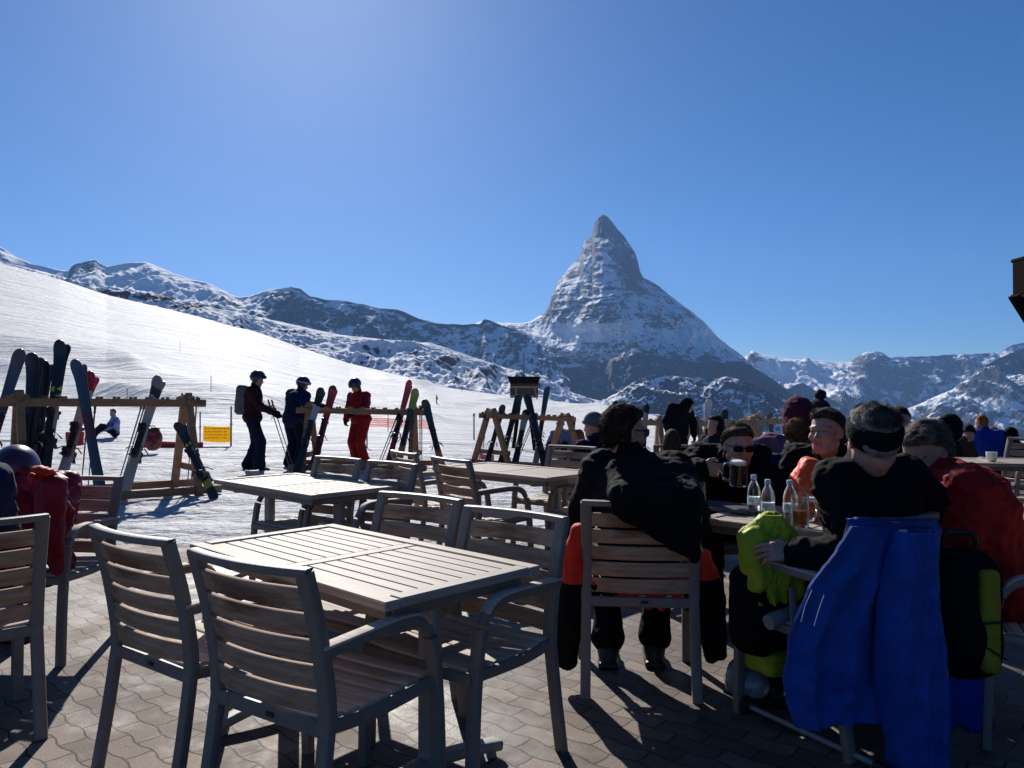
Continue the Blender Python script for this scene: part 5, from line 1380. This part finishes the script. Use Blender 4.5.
# ---------------- the group at the crowded table
AEX = []
for i in range(8):
    x = -.10 + i * .046; zb = .86 - .030 * i
    AEX += [((x * .8, -.20, .93), (x * 1.02, -.405, .900), .075, .026, .09), ((x * 1.02, -.405, .900), (x * 1.02, -.405, min(.86, zb)), .026, .022, .05)]
A_, iA = person('man in black fleece and sunglasses seated with his back to the camera, head turned right', (.60, 3.77), (.10, .995), head=at(625, 432, 3.70), look=(.88, .47, -.08), lean=-.04, s=.99, hs=1.05, bulk=1.24, res=.0065, wr=1.1,
       hair=H_BROWN, blades=13000, glasses=True, hands=(at(570, 560, 4.1), at(706, 556, 4.0)), poles=((-1, -.3, -.6), (1, -.35, -.7)), feet=[(-.13, .12), (.10, .16)], trousers=C_BLACK, twist=-.15, jextra=AEX)
B_, iB = person('man with dark sunglasses drinking dark beer, facing the camera', (1.33, 4.86), (-.05, -1), head=at(739, 446, 4.50), look=(.03, -.96, -.16), lean=.42, s=1.0, bulk=1.12, res=.0065, wr=1.5,
       hair=H_BROWN, blades=13000, glasses=True, hands=(at(775, 520, 4.35), at(700, 468, 4.34)), poles=((1, .1, -.6), (-1, .0, -.9)), palm=(None, (.25, .95, -.1)), fdir=(None, (1.0, -.10, -.12)), curl=.8)
C_, iC = person('man in black with orange jacket lining, short brown hair and no hat, looking left', (1.83, 4.48), (-.35, -.93), head=at(826, 432, 4.22), look=(-.76, -.66, .02), lean=.16, s=1.0, hs=1.02, bulk=1.1, res=.0065, wr=1.5, hair=H_BROWN, blades=12000, jacket=C_BLACK)
D_, iD = person('grey haired man in a black headband and top, seated with his back to the camera', (1.415, 3.19), (-.42, .90), head=at(873, 439, 3.02), look=(.06, .99, -.10), lean=.02, side=-.02, s=1.03, hs=1.13, bulk=1.20, res=.0065, wr=1.5,
       hair=H_GREY, blades=12000, hat='headband', hatm=C_BLACK, hands=(at(796, 553, 3.08), at(1000, 560, 3.3)), poles=((.25, -.35, -1), None), fdir=((-1, .10, .05), None), palm=((.25, .75, -.6), None), curl=.55, trousers=C_BLACK)
E_, iE = person('man with grey brown hair bent forward in a loose red jacket', (2.00, 3.30), (-.93, .30), head=at(926, 452, 3.42), look=(-.78, -.24, -.50), lean=.42, ch_=.15, s=.98, hs=1.06, bulk=1.36, res=.0065, wr=1.5, hair=H_SALT, blades=12000, jacket=C_RED, trousers=C_BLACK,
       hands=(at(905, 560, 3.4), at(925, 540, 3.7)), skirt=.06)
# orange lapels of the open jacket
def to_local(info, p): return info['Rz'] @ (Vector(p) - info['O'])
Ff = Field((-.5, -.3, .4), (.5, .6, 1.3), .009)
for pts, r in (((at(811, 468, 4.10), at(803, 500, 4.04)), .075), ((at(845, 470, 4.16), at(856, 500, 4.10)), .065), ((at(806, 462, 4.2), at(797, 480, 4.14)), .035)):
    Ff.cap(to_local(iC, pts[0]), to_local(iC, pts[1]), r * .7, r, k=.02)
Ff.build('jacket_lining', C_ORANGE, C_, amp=.012, freq=13, amp2=.004)
# sunlight on the front of E's jacket, put in as a brighter scarlet piece
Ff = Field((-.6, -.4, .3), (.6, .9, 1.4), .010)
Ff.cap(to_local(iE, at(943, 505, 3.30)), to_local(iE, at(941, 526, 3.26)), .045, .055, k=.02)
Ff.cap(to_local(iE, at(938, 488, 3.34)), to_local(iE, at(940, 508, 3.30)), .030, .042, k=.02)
Ff.build('jacket_highlight', C_RED2, E_, amp=.010, freq=14)

# mug in the hand of the drinking man
mp = at(738, 472, 4.32)
mg = beer_glass(mp.x, mp.y, 'mug of dark beer held up to the mouth of the man facing the camera', r=.050, h=.150, fill=.80, liq=M_DARKBEER, z=mp.z - .075, handle=False, foam=True)
mg.rotation_euler = (-.12, 0, math.pi)
MB().tube(curve_pts([(.049, 0, .125), (.078, 0, .118), (.086, 0, .075), (.076, 0, .035), (.049, 0, .03)], 5), .008, 8).build('handle', M_GLASS, mg, 60)

# ---------------- people behind them
person('person in a mauve jacket with a maroon hood, seated with back to the camera', (2.08, 5.75), (.1, 1), head=at(798, 419, 5.75), look=(.35, .9, -.2), lean=.12, side=.05, s=1.05, bulk=1.2, fit=True, res=.011, jacket=C_MAUVE, hat='hood', hatm=C_MAROON, hands=(at(752, 478, 5.8), None), poles=((-1, -.2, -.3), None))
person('person in a dark woolly hat with a large pompom', (2.55, 6.5), (-.2, 1), head=at(817, 417, 6.5), look=(-.5, .85, 0), s=1.0, fit=True, res=.012, jacket=C_NAVY2, hat='pompom', hatm=cloth('charcoal_wool', (.018, .02, .024), bump=.8, bscale=60))
person('person with auburn hair in a navy jacket, back to the camera', (1.85, 5.12), (-.05, 1), head=at(796, 436, 5.12), look=(.15, .95, -.25), lean=.1, s=.90, bulk=1.05, fit=True, res=.009, jacket=C_NAVY, hair=H_AUB, blades=5000, seat=.44)
person('person in a grey beanie and dark jacket seated left of the sunglasses man', (.79, 7.4), (-.5, .86), head=at(593, 427, 7.4), look=(-.8, .5, -.05), lean=.15, s=.95, fit=True, res=.013, jacket=C_NAVY2, hat='beanie', hatm=C_GREY)
person('black hooded figure standing by the pale ski rack', (3.05, 14.3), (.3, -.95), pose='stand', head=at(688, 406, 14.2), look=(.9, -.4, -.2), lean=.10, side=-.10, s=.96, bulk=1.3, res=.02, hat='hood', hatm=C_BLACK, skirt=.12, gloves=C_BLACK)
person('dark haired woman in a dark jacket and scarf behind the drinking man', (2.30, 8.9), (-.8, -.5), head=at(715, 426, 8.9), look=(-.85, -.4, 0), s=.98, bulk=1.15, fit=True, res=.013, jacket=C_NAVY2, hair=H_DARK, longhair=True, seat=.40)
person('child with brown hair in a crimson jacket behind the low chair back', (1.47, 7.25), (-.1, 1), head=at(672, 441, 7.25), look=(.2, .95, 0), s=.85, fit=True, res=.012, jacket=C_CRIM, hair=H_BROWN, seat=.42, longhair=True)
person('dark haired person hidden behind the headband man', (2.80, 5.6), (.1, -1), head=at(899, 424, 5.6), look=(-.3, -.9, 0), s=1.0, fit=True, res=.013, jacket=C_BLACK, hair=H_DARK)
person('person in a bright royal blue jacket at the far right, back to the camera', (7.95, 13.0), (-.1, 1), head=at(981, 423, 13.0), look=(-.3, .9, 0), s=1.05, bulk=1.4, fit=True, res=.018, jacket=C_ROYAL, hair=H_AUB, seat=.55)
person('person in black with fur edged hood right of the red jacket collar', (5.0, 9.0), (-.8, .5), head=at(948, 427, 9.0), look=(-.9, .3, .0), s=.98, bulk=1.15, fit=True, res=.014, jacket=C_BLACK, hat='hood', hatm=C_BLACK, seat=.44)
person('person in a brown jacket and dark hat left of the royal blue jacket', (7.0, 12.2), (-.2, -.9), head=at(969, 434, 12.2), look=(-.5, -.8, 0), s=1.0, bulk=1.2, fit=True, res=.018, jacket=C_BROWN, hat='beanie', hatm=C_BLACK)
person('person in dark clothes just right of the royal blue jacket', (8.6, 13.6), (.2, -.9), head=at(993, 434, 13.6), look=(.5, -.8, 0), s=1.0, bulk=1.2, fit=True, res=.02, jacket=C_NAVY2, hair=H_AUB)
person('person in a black hat seated alone at the far right edge', (8.4, 12.9), (-.2, .9), head=at(1010, 436, 12.9), look=(-.4, .9, 0), s=1.0, bulk=1.25, fit=True, res=.018, jacket=C_NAVY2, hat='beanie', hatm=C_BLACK)

# ---------------- the skiers at the racks
S1, i1 = person('skier in a dark plaid jacket holding ski poles, standing in profile', (-4.72, 14.1), (.93, .10), pose='stand', look=(.9, -.05, -.22), lean=.08, s=1.06, bulk=1.22, lb=1.25, res=.013, jacket=C_PLAID, trousers=C_NAVY2, gloves=C_BLACK, hat='helmet', hatm=M_HELM_B, hair=H_BROWN,
       hands=(at(270, 409, 14.3), at(272, 412, 13.85)), poles=((0, 0, -1), (0, 0, -1)), goggles=M_HELM_B, feet=[(-.12, -.12), (.14, .16)], backpack=C_GREY, fdir=((.8, 0, -.5), (.8, 0, -.5)))
PEOPLE['backpack']['label'] = 'dark grey backpack on the back of the skier in profile'
S2, i2 = person('skier in navy with a pale banded helmet, bending towards the rack', (-4.12, 14.6), (.45, .85), pose='stand', look=(.75, .45, -.35), lean=.24, side=.10, s=1.02, bulk=1.36, lb=1.25, res=.013, jacket=C_NAVY, trousers=C_NAVY2, gloves=C_BLACK, hat='helmet', hatm=M_HELM_B, goggles=M_HELM_W, hair=H_DARK, skirt=.05,
       hands=(at(308, 412, 14.9), at(318, 406, 14.3)))
S3, i3 = person('skier in a red suit with a navy helmet looking down at the rack', (-2.92, 15.0), (-.55, -.8), pose='stand', look=(-.55, -.60, -.62), lean=.18, s=1.0, bulk=1.36, lb=1.3, res=.013, jacket=C_RED, trousers=C_RED, gloves=C_NAVY2, hat='helmet', hatm=M_HELM_N, hair=H_DARK,
       hands=(at(356, 412, 14.45), at(345, 424, 14.7)))
def held_poles(info, i, tips, label):
    W = info['O'] + info['Rz'].inverted() @ info['ARM'][i][2]
    t = Vector(tips); v = (W - t)
    ski_poles(t, t + v * 1.10, label, (.05, .04, 0))
held_poles(i1, 1, Vector((*[(lambda a: (a.x, a.y))(at(291, 462, 13.9))][0], gz(-3.9, 13.9) + .03)), 'ski poles held by the skier in profile')

person('snowboarder in a blue and white jacket sitting on the snow beyond the rack', (-12.8, 25.0, snow_z(-12.8, 25.0)), (-.75, -.65), pose='snow', look=(-.3, -.9, 0), s=1.0, bulk=1.1, res=.018, jacket=cloth('blue_white', (.02, .06, .28), col2=(.42, .42, .5), scale=5), trousers=C_NAVY2, hair=H_DARK, lean=.05)
person('person in a pale blue jacket sitting on the snow behind the centre rack', (1.17, 18.4, gz(1.17, 18.4) + .1), (-.3, -.9), pose='snow', look=(-.3, -.9, 0), s=1.05, bulk=1.2, res=.018, jacket=cloth('pale_blue', (.12, .15, .26)), trousers=C_BLACK, hat='beanie', hatm=C_LGREY)
person('person in a rust brown jacket sitting right of the pale blue one', (1.45, 18.9, gz(1.45, 18.9) + .1), (.2, .95), pose='snow', s=1.1, bulk=1.3, res=.018, jacket=cloth('rust', (.13, .045, .025)), trousers=C_BLACK, hair=H_BROWN)
for (px, py, lb, jk) in ((462, 391, 'tiny far skier on the upper piste left of the stilted box', C_BLACK), (437, 404, 'tiny far skier low on the piste above the black and orange skis', C_BLACK)):
    h = snow_hit(px, py)
    person(lb, (h.x, h.y, h.z), (-.8, -.3), pose='stand', s=.98, bulk=1.1, res=.03, jacket=jk, trousers=C_NAVY2, hat='beanie', hatm=C_BLACK, lean=.15)

# ---------------- left edge
person('person in a navy jacket cut by the left edge of the picture', (-2.29, 3.08), (-.68, .73), look=(-.6, .8, 0), lean=.04, s=.98, bulk=1.25, res=.010, jacket=C_NAVY, hair=H_DARK, trousers=C_BROWN)
K_, iK = person('child with a purple helmet and a crimson jacket at the left edge', (-2.50, 4.05), (-.95, .3), head=at(16, 476, 4.02), look=(-.3, .9, -.1), lean=.08, s=.88, hs=.98, bulk=1.15, res=.009, wr=1.9, jacket=C_REDW, hat='helmet', hatm=M_HELM_P, hair=H_BROWN, trousers=C_BLACK,
       hands=(None, at(50, 484, 3.85)), poles=(None, (.2, -.3, -1)), gloves=C_RED2, seat=.38)
# hanging red and white sleeve
Ff = Field((-.2, -.2, -.7), (.25, .25, .15), .010)
Ff.cap((0, 0, .03), (.0, 0, -.18), .055, .045, k=.02).cap((.0, 0, -.18), (.015, .01, -.38), .045, .028, k=.02).cap((-.04, 0, -.02), (-.04, .02, -.22), .04, .045, k=.02)
o = Ff.build('jacket', C_REDW, None, amp=.012, freq=14); o.location = at(53, 492, 3.80); tag(o, 'crumpled red and white jacket hanging beside the purple helmet', 'jacket')

# ---------------- things worn over the chairs
def drape(name, label, m, chair_xy, f, caps, parts=(), res=.010, amp=.010, k=.03, cat='jacket'):
    """caps in the frame of the chair: x right, y forward, z up"""
    pts = np.array([p for c in caps for p in c[:2]]); F = Field(pts.min(0) - .12, pts.max(0) + .12, res)
    for c in caps: F.cap(c[0], c[1], c[2], c[3], k=k)
    o = F.build(name, m, None, matfn=parts or None, amp=amp, freq=9, seed=5, amp2=.004, freq2=22, fold=(1.6, 1, .6))
    o.location = (chair_xy[0], chair_xy[1], gz(*chair_xy)); o.rotation_euler = (0, 0, yaw_of(f)); return tag(o, label, cat)
# blue jacket on the chair of the headband man: hanging cloth with folds
def hanging(Lp, Rp, Yl, Yr, bulge, folds, fd, seed, th=.012, nu=90, nv=110, top_fold=None):
    """cloth between two hanging edges given by picture points at real depths; returns vertices and quads of a closed sheet"""
    b = np.linspace(0, 1, nv); a = np.linspace(0, 1, nu)
    tl = np.linspace(0, 1, len(Lp)); tr = np.linspace(0, 1, len(Rp))
    def edge(P, t, Y):
        q = [at(p[0], p[1], Y) for p in P]; return np.stack([np.interp(b, t, [v[i] for v in q]) for i in range(3)], 1)
    E0 = edge(Lp, tl, Yl); E1 = edge(Rp, tr, Yr)
    P = E0[:, None, :] * (1 - a[None, :, None]) + E1[:, None, :] * a[None, :, None]
    A, B = np.meshgrid(a, b)
    n = np.cross((E1 - E0).mean(0), [0, 0, 1]); n /= np.linalg.norm(n); n *= -np.sign(n[1]) 
    d = bulge * np.sqrt(np.clip(1 - (2 * A - 1) ** 2, 0, 1)) * (.5 + .5 * B)
    ph = .35 * fbm(A * 2 + 3, B * 1.6, seed=seed, o=2)
    fo = (1 - np.abs(2 * ((A * folds + ph * folds * .5) % 1) - 1)) ** 1.4 - .4
    d = d + fd * fo * (B ** .6) * (.55 + .45 * fbm(A * 3, B * 1.2, seed=seed + 2, o=2))
    d = d + .028 * ridged(A * 4 + B * 2.5, B * 4 - A * 1.5, o=3, seed=seed + 4) * (.3 + .7 * B) + .004 * fbm(A * 22, B * 18, seed=seed + 6, o=3)
    Fr = P + n[None, None, :] * d[..., None]; Bk = Fr - n[None, None, :] * th
    V = np.concatenate([Fr.reshape(-1, 3), Bk.reshape(-1, 3)]); g = grid_faces(nv, nu); N_ = nu * nv
    rim = list(range(nu)) + [r * nu + nu - 1 for r in range(1, nv)] + [(nv - 1) * nu + c for c in range(nu - 2, -1, -1)] + [r * nu for r in range(nv - 2, 0, -1)]
    R = np.array([[rim[k], rim[(k + 1) % len(rim)], rim[(k + 1) % len(rim)] + N_, rim[k] + N_] for k in range(len(rim))])
    return V, np.concatenate([g, g[:, ::-1] + N_, R])
def cloth_thing(name, label, sheets, m, parent=None, cat='jacket'):
    Vs, Qs, k = [], [], 0
    for V, Q in sheets: Vs.append(V); Qs.append(Q + k); k += len(V)
    o = link_mesh(name, np_mesh(name, np.concatenate(Vs), np.concatenate(Qs)), m, parent, 60)
    return tag(o, label, cat) if label else o
jk = cloth_thing('jacket', 'bright blue jacket hung over the chair of the headband man, reaching almost to the ground', [
    hanging([(851, 526), (834, 551), (806, 588), (790, 640), (787, 688), (797, 728)], [(940, 529), (934, 575), (930, 620), (926, 655), (920, 690), (908, 712)], 2.76, 2.98, .03, 4.0, .11, 21),
    hanging([(850, 528), (848, 519), (856, 517)], [(940, 530), (938, 520), (934, 518)], 2.80, 3.01, .01, 2, .004, 22, nu=40, nv=20)], C_BLUE)
cloth_thing('sleeve', None, [
    hanging([(896, 531), (884, 575), (878, 630), (881, 690), (892, 790)], [(936, 531), (933, 590), (937, 650), (935, 720), (928, 790)], 2.80, 2.86, .12, 2.0, .055, 31, th=.02)], C_BLUE, jk)
cloth_thing('dark_lining', None, [hanging([(925, 640), (928, 668), (930, 700)], [(966, 640), (966, 668), (960, 694)], 2.98, 3.04, .02, 2, .02, 41, nu=30, nv=30)], C_ROYAL, jk)
MB().tube([at(812, 590, 2.70), at(805, 606, 2.69), at(801, 622, 2.68)], .0014, 6).tube([at(824, 595, 2.69), at(818, 612, 2.68), at(814, 626, 2.67)], .0014, 6).build('zip', M_WHITE, jk)
MB().box(at(903, 531, 2.85), (.030, .006, .009), .002).build('emblem', M_WHITE, jk)
# red and black jacket on the chair of the sunglasses man
caps = []
for i in range(8):
    x = -.20 + i * .06
    caps.append(((x, -.215, .50 - .03 * math.sin(i)), (x * 1.0, -.20, .40), .026, .022))
for i in range(3):
    caps.append(((-.27 - .018*i, -.235 + .02*i, .72 - .05*i), (-.295 - .02*i, -.20 + .03*i, .40), .034, .042)); caps.append(((-.295 - .02*i, -.20 + .03*i, .40), (-.315 - .015*i, -.17 + .02*i, .13), .040, .036))
    caps.append(((.28 + .02*i, -.22 + .02*i, .62 - .04*i), (.30 + .02*i, -.18 + .03*i, .40), .032, .040)); caps.append(((.30 + .02*i, -.18 + .03*i, .40), (.33 + .02*i, -.16 + .02*i, .17), .038, .034))
def rb(C): return ((C[:, 2] < .49) & (C[:, 0] < -.1) | (C[:, 2] < .30) | ((C[:, 0] > .2) & (C[:, 2] < .52))).astype(int)
drape('jacket', 'red and black jacket hanging on the chair of the sunglasses man', [C_RED2, C_BLACK], (.60, 3.74), (.10, .995), caps, rb, k=.035, amp=.018)

# backpacks and gear on the ground
def pack(name, label, c, yaw, half, m, sub=(), res=.010, amp=.008, lean=0.):
    F = Field(np.array(half) * -1 - .12, np.array(half) + .12, res); M = Matrix.Rotation(lean, 3, 'X')
    F.box((0, 0, 0), half, r=min(half) * .8, k=.02, M=M).ell((0, -half[1] * .7, -half[2] * .3), (half[0] * .8, half[1] * .6, half[2] * .5), M, k=.04)
    o = F.build(name, m, None, amp=amp, freq=12, amp2=.004, freq2=30); o.location = c; o.rotation_euler = (0, 0, yaw); return tag(o, label, 'backpack')
c = at(765, 606, 3.30); yw = .5
pk = pack('backpack', 'lime and black backpack under the hand of the headband man', c, yw, (.15, .10, .19), C_BLACK)
F = Field((-.26, -.2, .05), (.26, .2, .52), .009)
F.ell((-.01, .0, .25), (.10, .07, .09), k=.03).cap((-.05, -.0, .29), (.07, -.0, .24), .055, .05, k=.04).cap((-.10, -.05, .30), (-.11, -.08, .14), .05, .04, k=.03).cap((.02, -.06, .24), (.03, -.10, .10), .055, .05, k=.03)
F.build('top_pocket', C_LIME, pk, amp=.026, freq=10, amp2=.010, freq2=24, seed=3, fold=(1.9, 1.2, .6))
lv = cloth_thing('draped_cloth', None, [hanging([(760, 514), (744, 530), (738, 556), (742, 582), (752, 602)], [(782, 515), (798, 532), (803, 552), (799, 578), (792, 598)], 3.24, 3.20, .06, 3.0, .07, 55, nu=70, nv=80),
    hanging([(768, 511), (764, 512), (760, 515)], [(776, 511), (779, 513), (782, 516)], 3.32, 3.30, .02, 2, .02, 56, nu=30, nv=30)], C_LIME)
lv.parent = pk; lv.matrix_parent_inverse = (Matrix.Translation(pk.location) @ Matrix.Rotation(yw, 4, 'Z')).inverted()
MB().sweep([(-.03, -.17, .12), (-.04, -.185, -.02), (-.03, -.17, -.14)], rrect(.03, .006, .002), up=(0, -1, 0)).build('strap', C_LGREY, pk)
F = Field((-.2, -.2, -.36), (.2, .2, -.10), .010); F.box((.03, -.02, -.22), (.10, .09, .05), r=.03); F.build('bottom_pocket', C_LIME, pk, amp=.004)
MB().lathe([(.030, 0), (.032, .01), (.032, .16), (.024, .18)], (-.12, -.13, -.02), 16, Matrix.Rotation(math.radians(80), 3, 'Y')).build('flask', M_METAL2, pk, 50)
c = at(960, 612, 3.02)
pk = pack('backpack', 'black backpack with an olive yellow side panel hanging by the red jacket', c, -.15, (.13, .11, .24), C_BLACK)
F = Field((-.02, -.26, -.30), (.2, .1, .30), .009); F.box((.055, -.115, .0), (.034, .030, .19), r=.02, k=.01); F.build('side_panel', cloth('olive', (.22, .21, .02), rough=.6), pk, amp=.003)
MB().tube([(.02, -.155, .0), (.10, -.155, .01)], .004, 6).tube([(.02, -.155, -.08), (.10, -.15, -.13)], .004, 6).build('cord', M_BLACKP, pk)
MB().tube(curve_pts([(-.06, .02, .22), (-.05, .0, .30), (.05, .0, .30), (.06, .02, .22)], 6), .012, 8).build('strap', M_BLACKP, pk)
caps = [((x, 0, .12), (x * 1.1 + .01, .01, -.12 + .02 * math.sin(x * 40)), .03, .036) for x in np.linspace(-.13, .13, 7)]
o = drape('scarf', 'dark blue cloth hanging below the black and olive backpack', C_ROYAL, (0, 0), (0, 1), caps, k=.02, cat='cloth'); o.location = at(942, 690, 3.0)
# ski helmet on the ground and a ski pole lying under the chairs
F = Field((-.2, -.2, -.02), (.2, .2, .26), .009); F.ell((0, 0, .075), (.095, .115, .105), plane=[((0, 0, -1), .06)]); F.ell((0, -.02, -.0), (.085, .10, .06), op='-', k=.01)
o = F.build('ski_helmet', mat('helmet_grey', (.20, .21, .24), rough=.25, var=.5, scale=8, coat=.4), None); c = at(747, 682, 3.42); o.location = (c.x, 3.42, 0.02); tag(o, 'shiny grey ski helmet on the ground beneath the lime backpack', 'helmet')
MB().tube(curve_pts([(-.10, .0, .03), (0, -.14, .02), (.10, 0, .03)], 6), .008, 6).build('chin_strap', M_BLACKP, o)
def gpt(px, py, z=.02): a, b = ray(px, py); Y = (z - EYE) / b; return Vector((a * Y, Y, z))
pa, pb = gpt(742, 703, .03), gpt(900, 776, .03)
r = empty('ski_pole', pa, 0, 'grey ski pole lying on the paving beside the blue jacket', 'ski pole')
MB().tube([(0, 0, 0), pb - pa], .011, 10).build('pole', M_METAL2, r, 50)
q = (pb - pa).normalized().to_track_quat('Z', 'Y').to_matrix()
MB().lathe([(.006, 0), (.045, .006), (.045, .012), (.010, .03)], (pb - pa) * .03, 14, q).build('basket', M_BLACKP, r, 50)
MB().lathe([(.013, 0), (.018, .01), (.015, .05), (.019, .08), (.016, .12), (.022, .135)], (pb - pa) - (pb - pa).normalized() * .10, 10, q).build('grip', M_BLACKP, r, 50)
# ================================================================== the air
def build_haze():
    me = bpy.data.meshes.new('haze')
    x0, x1, y0, y1, z0, z1 = -15200, 15200, -15200, 15200, -1201, 2700
    V = [(x, y, z) for z in (z0, z1) for y in (y0, y1) for x in (x0, x1)]
    me.from_pydata(V, [], [(0, 2, 3, 1), (4, 5, 7, 6), (0, 1, 5, 4), (2, 6, 7, 3), (0, 4, 6, 2), (1, 3, 7, 5)])
    m = bpy.data.materials.new('haze'); t, N, L = nt(m); N.remove(N['Principled BSDF'])
    v = N.new('ShaderNodeVolumePrincipled'); v.inputs['Color'].default_value = (.28, .52, 1, 1); v.inputs['Density'].default_value = HAZE; v.inputs['Anisotropy'].default_value = .2
    L.new(v.outputs[0], N['Material Output'].inputs['Volume'])
    o = link_mesh('haze', me, m); tag(o, kind='stuff')
HAZE = 2.6e-5
build_haze()
